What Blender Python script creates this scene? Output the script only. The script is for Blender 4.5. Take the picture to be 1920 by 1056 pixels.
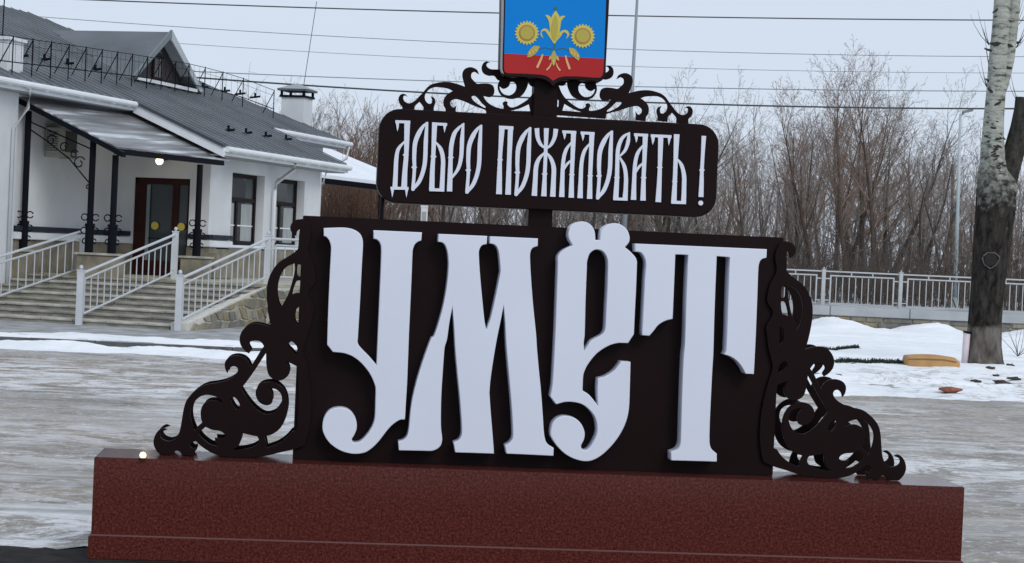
import bpy, bmesh, math, random
import numpy as np
from mathutils import Vector, Matrix
from mathutils.geometry import delaunay_2d_cdt
random.seed(7); rng=np.random.default_rng(7)
for o in list(bpy.data.objects): bpy.data.objects.remove(o)
scn=bpy.context.scene; col=scn.collection
R=math.radians
# ---------------------------------------------------------------- camera
F=3809.8; ROLL=0.0447; PITCH=-0.0136; EYE=1.6
fw=np.array([0,math.cos(PITCH),math.sin(PITCH)]); up0=np.array([0,-math.sin(PITCH),math.cos(PITCH)]); rt0=np.array([1.,0,0])
cR,sR=math.cos(ROLL),math.sin(ROLL)
rt=cR*rt0+sR*up0; upv=-sR*rt0+cR*up0
cam=bpy.data.cameras.new('camera'); co=bpy.data.objects.new('camera',cam); col.objects.link(co)
cam.sensor_width=36; cam.lens=F/1920*36; cam.clip_end=3000; cam.clip_start=.1
co.matrix_world=Matrix(((rt[0],upv[0],-fw[0],0),(rt[1],upv[1],-fw[1],0),(rt[2],upv[2],-fw[2],EYE),(0,0,0,1)))
scn.camera=co
# ---------------------------------------------------------------- world, sun, exposure
w=bpy.data.worlds.new('World'); scn.world=w; w.use_nodes=True; nt=w.node_tree; nt.nodes.clear()
N=nt.nodes.new; out=N('ShaderNodeOutputWorld'); bg=N('ShaderNodeBackground'); sky=N('ShaderNodeTexSky')
SUN_EL=36; SUN_AZ=150   # azimuth clockwise from +Y (north)
sky.sky_type='NISHITA'; sky.sun_disc=False; sky.sun_elevation=R(SUN_EL); sky.sun_rotation=R(SUN_AZ)
mx=N('ShaderNodeMix'); mx.data_type='RGBA'; mx.inputs[0].default_value=.95
mx.inputs[7].default_value=(6.3,7.1,8.3,1)
tc=N('ShaderNodeTexCoord'); cl=N('ShaderNodeTexNoise'); cl.inputs['Scale'].default_value=2.2; cl.inputs['Detail'].default_value=3
mp=N('ShaderNodeMapping'); mp.inputs['Scale'].default_value=(1,1,5)
cr=N('ShaderNodeMapRange'); cr.inputs[3].default_value=.94; cr.inputs[4].default_value=1.05
mu=N('ShaderNodeVectorMath'); mu.operation='SCALE'
L=nt.links.new
L(sky.outputs[0],mx.inputs[6]); L(tc.outputs['Generated'],mp.inputs[0]); L(mp.outputs[0],cl.inputs[0]); L(cl.outputs[0],cr.inputs[0])
L(mx.outputs[2],mu.inputs[0]); L(cr.outputs[0],mu.inputs['Scale']); L(mu.outputs[0],bg.inputs[0]); bg.inputs[1].default_value=.1; L(bg.outputs[0],out.inputs[0])
sl=bpy.data.lights.new('sun','SUN'); sl.energy=1.15; sl.angle=R(25); sl.color=(1,.97,.92)
so=bpy.data.objects.new('sun',sl); col.objects.link(so)
az=R(SUN_AZ); el=R(SUN_EL); sd=Vector((math.sin(az)*math.cos(el),math.cos(az)*math.cos(el),math.sin(el)))
so.rotation_euler=sd.to_track_quat('Z','Y').to_euler(); so.location=(5,-5,30)
scn.view_settings.view_transform='Standard'; scn.view_settings.look='None'; scn.view_settings.exposure=.08; scn.view_settings.gamma=1
scn.view_settings.use_curve_mapping=False
# ---------------------------------------------------------------- helpers
def ray(px,py):
    x=px-960.; y=py-528.; a=x*cR+y*sR; b=-x*sR+y*cR
    return a*rt0+F*fw-b*up0
def onY(px,py,Y): d=ray(px,py); k=Y/d[1]; return (d[0]*k,Y,EYE+d[2]*k)
def onZ(px,py,z): d=ray(px,py); k=(z-EYE)/d[2]; return (d[0]*k,d[1]*k,z)
def onP(px,py,p0,n):
    d=ray(px,py); o=np.array([0,0,EYE]); k=np.dot(np.array(p0)-o,n)/np.dot(d,n); return tuple(o+d*k)
YAW=.0936; OX,OY=-2.0207,10.0118; cy_,sy_=math.cos(YAW),math.sin(YAW)
def S2(px,py,yo):          # point of the sign's vertical plane that lies yo behind the plinth face, as (x,z) of the sign
    n=np.array([-sy_,cy_,0]); p0=np.array([OX,OY,0])+n*yo
    p=np.array(onP(px,py,p0,n)); q=p-p0
    return (q[0]*cy_+q[1]*sy_, p[2])
MATS={}
def mat(name,color,rough=.6,var=0,scale=8,metal=0,spec=.5,bump=0,bscale=40,emit=0,emc=None,var2=None,stretch=None,coat=0):
    if name in MATS: return MATS[name]
    m=bpy.data.materials.new(name); m.use_nodes=True; t=m.node_tree; b=t.nodes['Principled BSDF']
    b.inputs['Base Color'].default_value=(*color,1); b.inputs['Roughness'].default_value=rough; b.inputs['Metallic'].default_value=metal
    b.inputs['Specular IOR Level'].default_value=spec; b.inputs['Coat Weight'].default_value=coat
    c=t.nodes.new('ShaderNodeTexCoord'); vec=c.outputs['Object']
    if stretch:
        mp=t.nodes.new('ShaderNodeMapping'); mp.inputs['Scale'].default_value=stretch; t.links.new(vec,mp.inputs[0]); vec=mp.outputs[0]
    if var or var2:
        n=t.nodes.new('ShaderNodeTexNoise'); n.inputs['Scale'].default_value=scale; n.inputs['Detail'].default_value=6; t.links.new(vec,n.inputs[0])
        r=t.nodes.new('ShaderNodeValToRGB'); t.links.new(n.outputs[0],r.inputs[0])
        c2=var2 or tuple(min(1,x*(1+var)) for x in color); c1=tuple(x*(1-var) for x in color) if not var2 else color
        r.color_ramp.elements[0].position=.33; r.color_ramp.elements[1].position=.67
        r.color_ramp.elements[0].color=(*c1,1); r.color_ramp.elements[1].color=(*c2,1)
        t.links.new(r.outputs[0],b.inputs['Base Color'])
        rr=t.nodes.new('ShaderNodeMapRange'); rr.inputs[3].default_value=max(.02,rough-.12); rr.inputs[4].default_value=min(1,rough+.12)
        t.links.new(n.outputs[0],rr.inputs[0]); t.links.new(rr.outputs[0],b.inputs['Roughness'])
    if bump:
        n2=t.nodes.new('ShaderNodeTexNoise'); n2.inputs['Scale'].default_value=bscale; n2.inputs['Detail'].default_value=5; t.links.new(vec,n2.inputs[0])
        bp=t.nodes.new('ShaderNodeBump'); bp.inputs['Strength'].default_value=bump; bp.inputs['Distance'].default_value=.02
        t.links.new(n2.outputs[0],bp.inputs['Height']); t.links.new(bp.outputs[0],b.inputs['Normal'])
    if emit: b.inputs['Emission Color'].default_value=(*(emc or color),1); b.inputs['Emission Strength'].default_value=emit
    MATS[name]=m; return m
def mesh(name,v,f,m,parent=None,smooth=False,loc=None):
    me=bpy.data.meshes.new(name); me.from_pydata([tuple(map(float,x)) for x in v],[],f); me.update()
    return link(name,me,m,parent,smooth,loc)
def link(name,me,m=None,parent=None,smooth=False,loc=None):
    if m: me.materials.clear(); me.materials.append(m)
    if smooth: me.polygons.foreach_set('use_smooth',[True]*len(me.polygons))
    o=bpy.data.objects.new(name,me); col.objects.link(o)
    if parent: o.parent=parent
    if loc: o.location=loc
    return o
def tag(o,label=None,cat=None,group=None,kind=None):
    if label: o['label']=label
    if cat: o['category']=cat
    if group: o['group']=group
    if kind: o['kind']=kind
    return o
def thing(name,label,cat,loc=(0,0,0),rz=0,group=None):
    o=bpy.data.objects.new(name,None); col.objects.link(o); o.location=loc; o.rotation_euler=(0,0,rz); o.empty_display_size=.2
    return tag(o,label,cat,group)
class MB:
    def __init__(s): s.v=[]; s.f=[]
    def add(s,v,f):
        n=len(s.v); s.v+= [tuple(p) for p in v]; s.f+=[tuple(i+n for i in q) for q in f]; return s
    def box(s,x0,x1,y0,y1,z0,z1,T=None):
        v=[(x,y,z) for z in (z0,z1) for y in (y0,y1) for x in (x0,x1)]
        if T: v=[T(*p) for p in v]
        return s.add(v,[(0,2,3,1),(4,5,7,6),(0,1,5,4),(2,6,7,3),(0,4,6,2),(1,3,7,5)])
    def tube(s,pts,r,n=8,cap=True,r2=None):
        pts=[Vector(p) for p in pts]; rings=[]
        k=len(pts)
        for i,p in enumerate(pts):
            d=(pts[min(i+1,k-1)]-pts[max(i-1,0)]).normalized()
            a=d.orthogonal().normalized() if abs(d.z)<.95 else Vector((1,0,0)); a=(a-d*a.dot(d)).normalized()
            if abs(d.z)<.95: a=(Vector((0,0,1))-d*d.z).normalized()
            b=d.cross(a); rr=r if r2 is None else r+(r2-r)*i/(k-1)
            if isinstance(r,(list,tuple)): rr=r[i]
            rings.append([tuple(p+(a*math.cos(2*math.pi*j/n)+b*math.sin(2*math.pi*j/n))*rr) for j in range(n)])
        v=[q for g in rings for q in g]
        f=[(i*n+j,i*n+(j+1)%n,(i+1)*n+(j+1)%n,(i+1)*n+j) for i in range(k-1) for j in range(n)]
        if cap: f+=[tuple(range(n-1,-1,-1)),tuple((k-1)*n+j for j in range(n))]
        return s.add(v,f)
    def build(s,name,m,parent=None,smooth=False,loc=None,bev=0):
        o=mesh(name,s.v,s.f,m,parent,smooth,loc)
        if bev:
            bm=bmesh.new(); bm.from_mesh(o.data); bmesh.ops.bevel(bm,geom=bm.edges[:],offset=bev,segments=2,affect='EDGES',clamp_overlap=True); bm.to_mesh(o.data); bm.free()
        return o
def catmull(P,closed=True,seg=5):
    # P: (x,y[,corner])
    n=len(P); out=[]
    pt=[np.array(p[:2],float) for p in P]; cn=[len(p)>2 and p[2]==1 for p in P]
    for i in range(n if closed else n-1):
        j=(i+1)%n; a,b=pt[i],pt[j]
        ta=(pt[j]-pt[i-1])/2 if not (cn[i] or (not closed and i==0)) else (b-a)
        tb=(pt[(j+1)%n]-a)/2 if not (cn[j] or (not closed and j==n-1)) else (b-a)
        l=np.linalg.norm(b-a)
        for t in (ta,tb):
            q=np.linalg.norm(t)
            if q>l*1.2: t*=l*1.2/q
        for k in range(seg):
            t=k/seg; h=2*t**3-3*t*t+1,t**3-2*t*t+t,-2*t**3+3*t*t,t**3-t*t
            out.append(tuple(h[0]*a+h[1]*ta+h[2]*b+h[3]*tb))
    if not closed: out.append(tuple(pt[-1]))
    return out
def curve_plate(name,loops,y0,y1,m,parent,bevel=0):
    """loops in (x,z); first is outline, the rest holes; extruded from y0 (front) to y1"""
    cu=bpy.data.curves.new('c','CURVE'); cu.dimensions='2D'; cu.fill_mode='BOTH'; cu.extrude=(y1-y0)/2-bevel; cu.bevel_depth=bevel; cu.bevel_resolution=1; cu.offset=-bevel
    for lp in loops:
        s=cu.splines.new('POLY'); s.points.add(len(lp)-1); s.use_cyclic_u=True
        for p,q in zip(s.points,lp): p.co=(q[0],q[1],0,1)
    ob=bpy.data.objects.new('c',cu); col.objects.link(ob)
    dg=bpy.context.evaluated_depsgraph_get(); me=bpy.data.meshes.new_from_object(ob.evaluated_get(dg)); me.name=name
    bpy.data.objects.remove(ob)
    n=len(me.vertices); c=np.empty(n*3); me.vertices.foreach_get('co',c); c=c.reshape(-1,3)
    c=np.stack([c[:,0],(y0+y1)/2-c[:,2],c[:,1]],1); me.vertices.foreach_set('co',c.ravel()); me.update()
    return link(name,me,m,parent)
def mirror_copy(o,xc,dz=0,parent=None):
    me=o.data.copy(); n=len(me.vertices); c=np.empty(n*3); me.vertices.foreach_get('co',c); c=c.reshape(-1,3); c[:,0]=2*xc-c[:,0]; c[:,2]+=dz
    me.vertices.foreach_set('co',c.ravel()); me.flip_normals(); me.update(); q=bpy.data.objects.new(o.name.split('.')[0],me); col.objects.link(q); q.parent=o.parent; return q
def inpoly(p,poly):
    x,y=p; c=False; n=len(poly)
    for i in range(n):
        x1,y1=poly[i]; x2,y2=poly[i-1]
        if (y1>y)!=(y2>y) and x<(x2-x1)*(y-y1)/(y2-y1)+x1: c=not c
    return c
def union_plate(name,polys,y0,y1,m,parent):
    """overlapping (x,z) polygons fused into one plate"""
    V=[];Fc=[]
    for p in polys:
        a=0.5*sum(p[i-1][0]*p[i][1]-p[i][0]*p[i-1][1] for i in range(len(p)))
        if a<0: p=p[::-1]
        Fc.append(list(range(len(V),len(V)+len(p)))); V+= [Vector(q) for q in p]
    r=delaunay_2d_cdt(V,[],Fc,1,1e-6)
    vs,fs=r[0],r[2]; tris=[f for f,o in zip(fs,r[5]) if len(o)]
    ec={}
    for f in tris:
        for i in range(len(f)):
            e=(f[i],f[(i+1)%len(f)]); ec[e]=1
    n=len(vs); v=[(q[0],y0,q[1]) for q in vs]+[(q[0],y1,q[1]) for q in vs]
    f=[tuple(t) for t in tris]+[tuple(i+n for i in t[::-1]) for t in tris]
    f+=[(b,a,a+n,b+n) for (a,b) in ec if (b,a) not in ec]
    return mesh(name,v,f,m,parent)
def ribbon(P,seg=5):
    c=catmull([(x,y) for x,y,_ in P],False,seg); n=len(P)
    W=[]
    for i in range(n-1):
        for k in range(seg): t=k/seg; W.append(P[i][2]*(1-t)+P[i+1][2]*t)
    W.append(P[-1][2]); c=np.array(c); d=np.gradient(c,axis=0); d/=np.linalg.norm(d,axis=1)[:,None]+1e-9
    nn=np.stack([-d[:,1],d[:,0]],1)*(np.array(W)[:,None]/2)
    return [tuple(q) for q in c+nn]+[tuple(q) for q in (c-nn)[::-1]]
# ================================================================= GROUND
def ground_mat(name,snow,nearice=True):
    m=bpy.data.materials.new(name); m.use_nodes=True; t=m.node_tree; b=t.nodes['Principled BSDF']; nn=t.nodes.new; L=t.links.new
    g=nn('ShaderNodeNewGeometry')
    def noise(scale,st,det=8,rough=.6,dist=0):
        mp=nn('ShaderNodeMapping'); mp.inputs['Scale'].default_value=st; L(g.outputs['Position'],mp.inputs[0])
        n=nn('ShaderNodeTexNoise'); n.inputs['Scale'].default_value=scale; n.inputs['Detail'].default_value=det; n.inputs['Roughness'].default_value=rough; n.inputs['Distortion'].default_value=dist
        L(mp.outputs[0],n.inputs[0]); return n.outputs[0]
    def ramp(x,els):
        r=nn('ShaderNodeValToRGB'); L(x,r.inputs[0]); e=r.color_ramp.elements
        e[0].position,e[0].color=els[0][0],(*els[0][1],1); e[1].position,e[1].color=els[-1][0],(*els[-1][1],1)
        for p,c in els[1:-1]: q=e.new(p); q.color=(*c,1)
        return r.outputs[0]
    def mixc(f,a,c):
        x=nn('ShaderNodeMix'); x.data_type='RGBA'; L(f,x.inputs[0]); L(a,x.inputs[6]); L(c,x.inputs[7]); return x.outputs[2]
    if not snow:
        base=ramp(noise(.7,(.7,1.0,1),14,.74,.4),[(.36,(.11,.096,.078)),(.46,(.22,.196,.164)),(.56,(.36,.335,.30)),(.68,(.56,.555,.55))])
        streak=ramp(noise(1.7,(.85,1.0,1),14,.82,.6),[(.47,(0,0,0)),(.53,(1,1,1))])
        ice=ramp(noise(7,(1,1,1),6,.7),[(.3,(.54,.53,.52)),(.7,(.84,.84,.86))])
        spots=ramp(noise(.13,(.6,1.3,1),4,.6,.2),[(.42,(.05,.05,.05)),(.55,(1,1,1))])
        k=nn('ShaderNodeMath'); k.operation='MULTIPLY'; L(streak,k.inputs[0]); L(spots,k.inputs[1])
        k2=nn('ShaderNodeMath'); k2.operation='ADD'; k2.use_clamp=True; L(k.outputs[0],k2.inputs[0])
        fine=ramp(noise(4.5,(1.1,.9,1),8,.8,.3),[(.56,(0,0,0)),(.66,(.85,.85,.85))]); L(fine,k2.inputs[1])
        brn=ramp(noise(.22,(.5,1.3,1),5,.6,.2),[(.44,(0,0,0)),(.54,(.9,.9,.9))])
        base=mixc(brn,base,ramp(noise(2.2,(.6,1.1,1),10,.76,.3),[(.38,(.14,.110,.080)),(.6,(.36,.305,.24))]))
        grit=ramp(noise(11,(1,1,1),4,.8,0),[(.56,(0,0,0)),(.62,(1,1,1))]); gm=nn('ShaderNodeMath'); gm.operation='MULTIPLY'; gm.inputs[1].default_value=.8; L(grit,gm.inputs[0])
        k3=nn('ShaderNodeMath'); k3.operation='MAXIMUM'; L(gm.outputs[0],k3.inputs[0]); L(k2.outputs[0],k3.inputs[1])
        ruts=ramp(noise(1.5,(.10,2.4,1),5,.6,.1),[(.58,(0,0,0)),(.64,(.5,.5,.5))])
        colr=mixc(k3.outputs[0],base,ice); colr=mixc(ruts,colr,ramp(noise(9,(1,1,1),4),[(.3,(.09,.08,.07)),(.7,(.22,.205,.185))]))
        # bare wet tarmac around the foot of the plinth
        L(colr,b.inputs['Base Color'])
        rr=ramp(noise(.7,(.4,1.2,1),6,.6),[(.35,(.28,.28,.28)),(.65,(.75,.75,.75))]); L(rr,b.inputs['Roughness'])
        hgt=noise(5,(.6,1.5,1),10,.7,.3); st,dist=.7,.05
    else:
        base=ramp(noise(.6,(.5,1,1),8,.6),[(.3,(.78,.81,.85)),(.6,(.92,.93,.95))])
        dirt=ramp(noise(1.8,(.5,1.2,1),10,.75,.6),[(.60,(0,0,0)),(.72,(.7,.7,.7))])
        sp_=nn('ShaderNodeSeparateXYZ'); L(g.outputs['Position'],sp_.inputs[0])
        mx_=nn('ShaderNodeMapRange'); L(sp_.outputs[0],mx_.inputs[0]); mx_.inputs[1].default_value=4.4; mx_.inputs[2].default_value=5.4
        my_=nn('ShaderNodeMapRange'); L(sp_.outputs[1],my_.inputs[0]); my_.inputs[1].default_value=33; my_.inputs[2].default_value=31
        mm_=nn('ShaderNodeMath'); mm_.operation='MULTIPLY'; L(mx_.outputs[0],mm_.inputs[0]); L(my_.outputs[0],mm_.inputs[1])
        tr_=ramp(noise(3.4,(.8,1,1),10,.78,.4),[(.50,(0,0,0)),(.62,(.75,.75,.75))])
        m2_=nn('ShaderNodeMath'); m2_.operation='MULTIPLY'; L(tr_,m2_.inputs[0]); L(mm_.outputs[0],m2_.inputs[1])
        m3_=nn('ShaderNodeMath'); m3_.operation='MAXIMUM'; L(m2_.outputs[0],m3_.inputs[0]); L(dirt,m3_.inputs[1]); dirt=m3_.outputs[0]
        dc=ramp(noise(20,(1,1,1),4),[(.3,(.10,.085,.06)),(.7,(.30,.27,.22))])
        L(mixc(dirt,base,dc),b.inputs['Base Color']); b.inputs['Roughness'].default_value=.7
        hgt=noise(3,(1,1,1),8,.6); st,dist=.6,.08
    bp=nn('ShaderNodeBump'); bp.inputs['Strength'].default_value=st; bp.inputs['Distance'].default_value=dist; L(hgt,bp.inputs['Height']); L(bp.outputs[0],b.inputs['Normal'])
    return m
M_ice=ground_mat('icy_tarmac',False); M_snow=ground_mat('snow',True)
g=mesh('ground',[(-900,-60,0),(900,-60,0),(900,1500,0),(-900,1500,0)],[(0,1,2,3)],M_ice); tag(g,kind='structure')
def fbm(x,y,s=1,seed=0):
    v=0;a=1
    for k in range(5):
        f=s*2**k; v+=a*math.sin(x*f*1.3+seed*3.1+k*1.7+1.3*math.sin(y*f*.9+k+seed))*math.cos(y*f*1.1+seed+k*2.3+.9*math.sin(x*f*.7)); a*=.5
    return v
def grid(name,x0,x1,nx,y0,y1,ny,h,m,kind='structure'):
    v=[];f=[]
    for j in range(ny+1):
        for i in range(nx+1):
            x=x0+(x1-x0)*i/nx; y=y0+(y1-y0)*j/ny; v.append((x,y,h(x,y)))
    for j in range(ny):
        for i in range(nx):
            a=j*(nx+1)+i; f.append((a,a+1,a+nx+2,a+nx+1))
    o=mesh(name,v,f,m,smooth=True); tag(o,kind=kind); return o
FY=51.0     # fence line
def sm(a,b,x): t=max(0,min(1,(x-a)/(b-a))); return t*t*(3-2*t)
def hb(x,y):
    edge=25.2+.4*fbm(x,3,.5,2)+.12*fbm(x,1,3.1,5)
    side=sm(-1.5,2.0,x+.5*fbm(y,1,.3))
    e=sm(edge-.3,edge+1.2,y)
    ridge=math.exp(-((y-50.2)/1.5)**2)*(.13+.13*math.cos((x-8.0)*2.55)+.04*fbm(x,y,2.3,7))
    return -.04+side*e*(.078+.05*sm(28.75,28.9,y+.06*fbm(x,0,1.3,8))*sm(13,9,x)+.02*sm(32.2,32.5,y)+.022*(fbm(x,y,.6)+.9*fbm(x,y,1.7,4)+.55*fbm(x,y,4.3,2)+.3*fbm(x,y,9.1,6)))+side*ridge
grid('snow_bank',-3,30,330,24,50.8,300,hb,M_snow)
# roadside snow ridge before the station kerb
def hs(x,y):
    c=28.3+.22*fbm(x,0,.6,5); d=(y-c)/.62
    return -.03+(.10+.035*fbm(x,y,1.6,1)+.02*fbm(x,y,5,1))*math.exp(-d*d)*(1-sm(-1.5,1,x))
grid('roadside_snow',-16,1.5,320,26.4,29.44,50,hs,M_snow)
# pavement with kerb before the steps
M_pave=mat('worn_pavement',(.20,.195,.18),.8,scale=2.5,var2=(.42,.43,.45),bump=.5,bscale=12)
M_kerb=mat('dark_kerb',(.10,.10,.10),.8,.3,6,bump=.4)
pv=MB().box(-40,1.0,29.65,62,-.3,.05).build('pavement',M_pave); tag(pv,kind='structure')
kb=thing('kerb','low grey concrete kerb along the pavement in front of the station steps','kerb')
for i in range(40):
    MB().box(-39+i*1.0,-38.01+i*1.0,29.45,29.645,-.3,.065+random.uniform(-.006,.006)).build('kerb_stone',M_kerb,kb,bev=.012)
def hsp(x,y):
    d=(y-30.5-.25*fbm(x,2,.5,3))/.8
    return .035+(.045+.03*fbm(x,y,2.2,3))*math.exp(-d*d)
grid('pavement_snow',-16,.9,260,29.66,32.6,40,hsp,M_snow)
# ground beyond the fence: railway platform level
M_wood_floor=mat('woodland_floor',(.10,.08,.06),.9,scale=.6,var2=(.50,.52,.56),bump=.5,bscale=3)
tag(mesh('railway_ground',[(-300,FY+.35,.5),(300,FY+.35,.5),(300,900,.9),(-300,900,.9)],[(0,1,2,3)],M_wood_floor),kind='structure')
kb2=thing('kerb','half-buried grey kerb line showing through the snow right of the sign','kerb')
for i in range(8): MB().box(-.2+i*.62,-.2+i*.62+.61,28.84,28.98,-.2,.106-(.012 if i>5 else 0)+random.uniform(-.006,.006)).build('kerb_stone',M_kerb,kb2,bev=.012)
# bare wet tarmac before the plinth
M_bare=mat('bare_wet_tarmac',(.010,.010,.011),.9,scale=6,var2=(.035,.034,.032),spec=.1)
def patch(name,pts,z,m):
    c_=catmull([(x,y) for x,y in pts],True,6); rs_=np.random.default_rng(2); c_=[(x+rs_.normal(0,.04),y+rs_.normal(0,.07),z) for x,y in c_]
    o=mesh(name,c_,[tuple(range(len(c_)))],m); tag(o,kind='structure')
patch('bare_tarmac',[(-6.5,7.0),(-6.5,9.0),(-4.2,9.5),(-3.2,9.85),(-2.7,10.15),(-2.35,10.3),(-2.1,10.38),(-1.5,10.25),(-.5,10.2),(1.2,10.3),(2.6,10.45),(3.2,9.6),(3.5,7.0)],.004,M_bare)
# ================================================================= PLINTH
def granite():
    m=bpy.data.materials.new('red_granite'); m.use_nodes=True; t=m.node_tree; b=t.nodes['Principled BSDF']; L=t.links.new; nn=t.nodes.new
    c=nn('ShaderNodeTexCoord')
    n=nn('ShaderNodeTexNoise'); n.inputs['Scale'].default_value=78; n.inputs['Detail'].default_value=8; n.inputs['Roughness'].default_value=.88; L(c.outputs['Object'],n.inputs[0])
    r=nn('ShaderNodeValToRGB'); L(n.outputs[0],r.inputs[0]); e=r.color_ramp.elements
    e[0].position=.38;e[0].color=(.020,.006,.006,1); e[1].position=.64; e[1].color=(.175,.050,.036,1); q=e.new(.5); q.color=(.078,.0165,.0135,1)
    n2=nn('ShaderNodeTexVoronoi'); n2.inputs['Scale'].default_value=90; L(c.outputs['Object'],n2.inputs[0])
    mr=nn('ShaderNodeMapRange'); mr.inputs[1].default_value=.0; mr.inputs[2].default_value=.6; mr.inputs[3].default_value=.75; mr.inputs[4].default_value=1.25; L(n2.outputs['Distance'],mr.inputs[0])
    v=nn('ShaderNodeVectorMath'); v.operation='SCALE'; L(r.outputs[0],v.inputs[0]); L(mr.outputs[0],v.inputs['Scale']); L(v.outputs[0],b.inputs['Base Color'])
    b.inputs['Roughness'].default_value=.13; b.inputs['Specular IOR Level'].default_value=.30; return m
M_gr=granite(); M_grj=mat('granite_joint',(.16,.07,.065),.5)
pl=thing('granite_plinth','long polished red granite plinth carrying the town sign','plinth',(OX,OY,0),YAW)
W_,H_,D_,HS=4.4108,.5069,.452,.1188
MB().box(-.012,W_+.012,-.012,D_+.012,.004,HS).build('base_course',M_gr,pl,bev=.004)
MB().box(0,W_,0,D_,HS+.004,H_).build('body',M_gr,pl,bev=.004)
MB().box(-.006,W_+.006,-.006,D_+.006,HS-.001,HS+.007).build('joint',M_grj,pl)
MB().box(.03,W_-.03,.03,D_-.03,-.2,.0042).build('footing',mat('wet_concrete',(.02,.02,.02),.6),pl)
# ================================================================= SIGN
sg=thing('welcome_sign','tall dark brown town sign with white letters, side scrollwork and coat of arms on top','sign',(OX,OY,0),YAW)
M_br=mat('dark_brown_enamel',(.0105,.0044,.0048),.42,.12,3,spec=.09)
M_edge=mat('dark_brown_edge',(.012,.006,.0065),.45,spec=.15)
M_wh=mat('white_acrylic',(.73,.77,.88),.32,.02,1.5,spec=.5)
M_side=mat('white_letter_side',(.42,.46,.56),.4)
XL,XR,ZT,YP=.9704,3.4547,1.7471,.2129
YB=.405
b=MB().box(XL,XR,YP,YB,H_,ZT).build('panel_box',M_br,sg,bev=.003)
def T(cx,cy,s,yo):
    return lambda p:(lambda q:(q[0],q[1])+tuple(p[2:]))(S2(cx+p[0]/s,cy+p[1]/s,yo))
def loop(pts,f,seg=5): return catmull([f(p) for p in pts],True,seg)
s44=4.4; YL=YP-.112
A=T(590,400,s44,YL);B_=T(590,630,s44,YL);C_=T(820,400,s44,YL);D=T(820,630,s44,YL);E_=T(1010,400,s44,YL);F_=T(1010,630,s44,YL);G=T(1180,430,s44,YL);H=T(1180,650,s44,YL)
def tl(f,*pts): return [f(p) for p in pts]
c=1
U=tl(A,(75,122,c),(230,118),(310,130),(370,165),(395,215),(398,280),(390,420),(376,700),(364,900),(355,1050))+tl(B_,(352,30),(362,75),(395,115),(450,170),(512,243,c))+tl(A,(522,1000),(535,700),(548,400),(550,290),(540,245),(515,218),(487,210,c),(487,140,c),(885,158,c),(880,225,c),(845,240),(820,270),(808,320),(800,520),(785,850),(778,1000))+tl(B_,(770,200),(762,400),(752,560),(745,690,c),(700,695),(640,735),(590,790),(520,880),(440,950),(370,972),(290,970),(200,940),(120,880),(72,800),(65,730),(85,660),(130,610),(200,592),(270,605),(320,650),(345,710),(345,770),(325,820),(305,855),(315,878),(340,883),(380,870),(430,820),(475,750),(497,680),(502,550),(504,440),(495,400),(460,320),(400,240),(330,180),(250,145),(150,133,c),(103,72,c))+tl(A,(108,900),(120,600),(130,400),(135,280),(120,225),(95,195),(75,188,c))
Mm=tl(C_,(12,170,c),(412,188,c),(408,255,c),(370,265),(347,300),(343,345),(352,500),(370,700),(387,870),(398,935),(408,962,c),(420,925),(440,870),(470,740),(505,570),(522,480,c),(520,440),(510,340),(495,285),(470,258),(432,250,c),(437,190,c),(830,208,c),(828,272,c),(790,285),(770,315),(765,370),(775,560),(790,750),(805,900),(816,1010))+tl(D,(823,110),(838,280),(855,450),(870,650),(880,800),(895,870),(925,905),(960,925,c),(958,990,c),(570,972,c),(560,905,c),(595,885),(620,850),(625,800),(615,600),(598,400),(580,200),(568,50))+tl(C_,(560,900),(548,760,c),(520,900),(495,1020))+tl(D,(470,150),(440,350),(430,470,c),(440,620),(455,800),(468,972,c),(148,962,c),(135,880,c),(175,862),(197,830),(203,790),(200,700),(185,500),(165,300),(148,100))+tl(C_,(138,940),(125,770,c),(100,900),(80,1040))+tl(D,(60,100),(45,300),(35,450),(30,600),(30,750),(40,850))+tl(B_,(1042,900),(1015,930),(975,948),(945,950,c),(695,945,c),(690,872,c),(730,860),(760,830),(775,780),(785,680),(800,560),(830,420),(870,280),(920,130),(965,15))+tl(A,(985,1015),(1030,880),(1070,720),(1095,560),(1105,430),(1100,340),(1085,280),(1060,245),(1018,235,c))
Ye=tl(E_,(160,355),(200,305),(282,262,c),(255,220),(245,170),(262,110),(305,78),(370,68),(430,95),(462,150),(468,220,c),(508,222,c),(515,150),(550,105),(610,83),(670,90),(725,130),(750,190),(745,240),(712,280,c),(760,320),(800,365),(812,400,c),(805,600),(795,800),(786,998,c))+tl(F_,(738,60,c),(650,60),(570,85),(480,145),(410,230),(375,300),(366,350),(362,450,c),(420,490),(492,580,c),(486,460),(490,350,c),(550,335),(620,290),(665,235),(680,210,c),(758,215,c),(755,350),(748,560),(735,660),(700,760),(640,860),(560,950),(480,1010),(400,1035),(310,1020),(220,975),(150,905),(105,830),(102,780),(120,715),(170,672),(230,662),(300,680),(350,725),(378,790),(375,850),(350,905),(355,930),(375,945),(410,935),(450,880),(480,810),(484,750),(470,680),(430,620),(370,570),(300,548),(220,545),(145,565,c),(98,500,c),(115,400),(127,200),(137,0))+tl(E_,(142,900),(152,600),(158,420))
Yh=tl(E_,(400,400),(418,340),(450,308),(490,300),(530,315),(560,355),(572,410),(568,600),(558,800),(550,950),(525,1000),(440,1048))+tl(F_,(410,75),(375,132,c),(372,60))+tl(E_,(380,1000),(388,700),(398,450))
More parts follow.
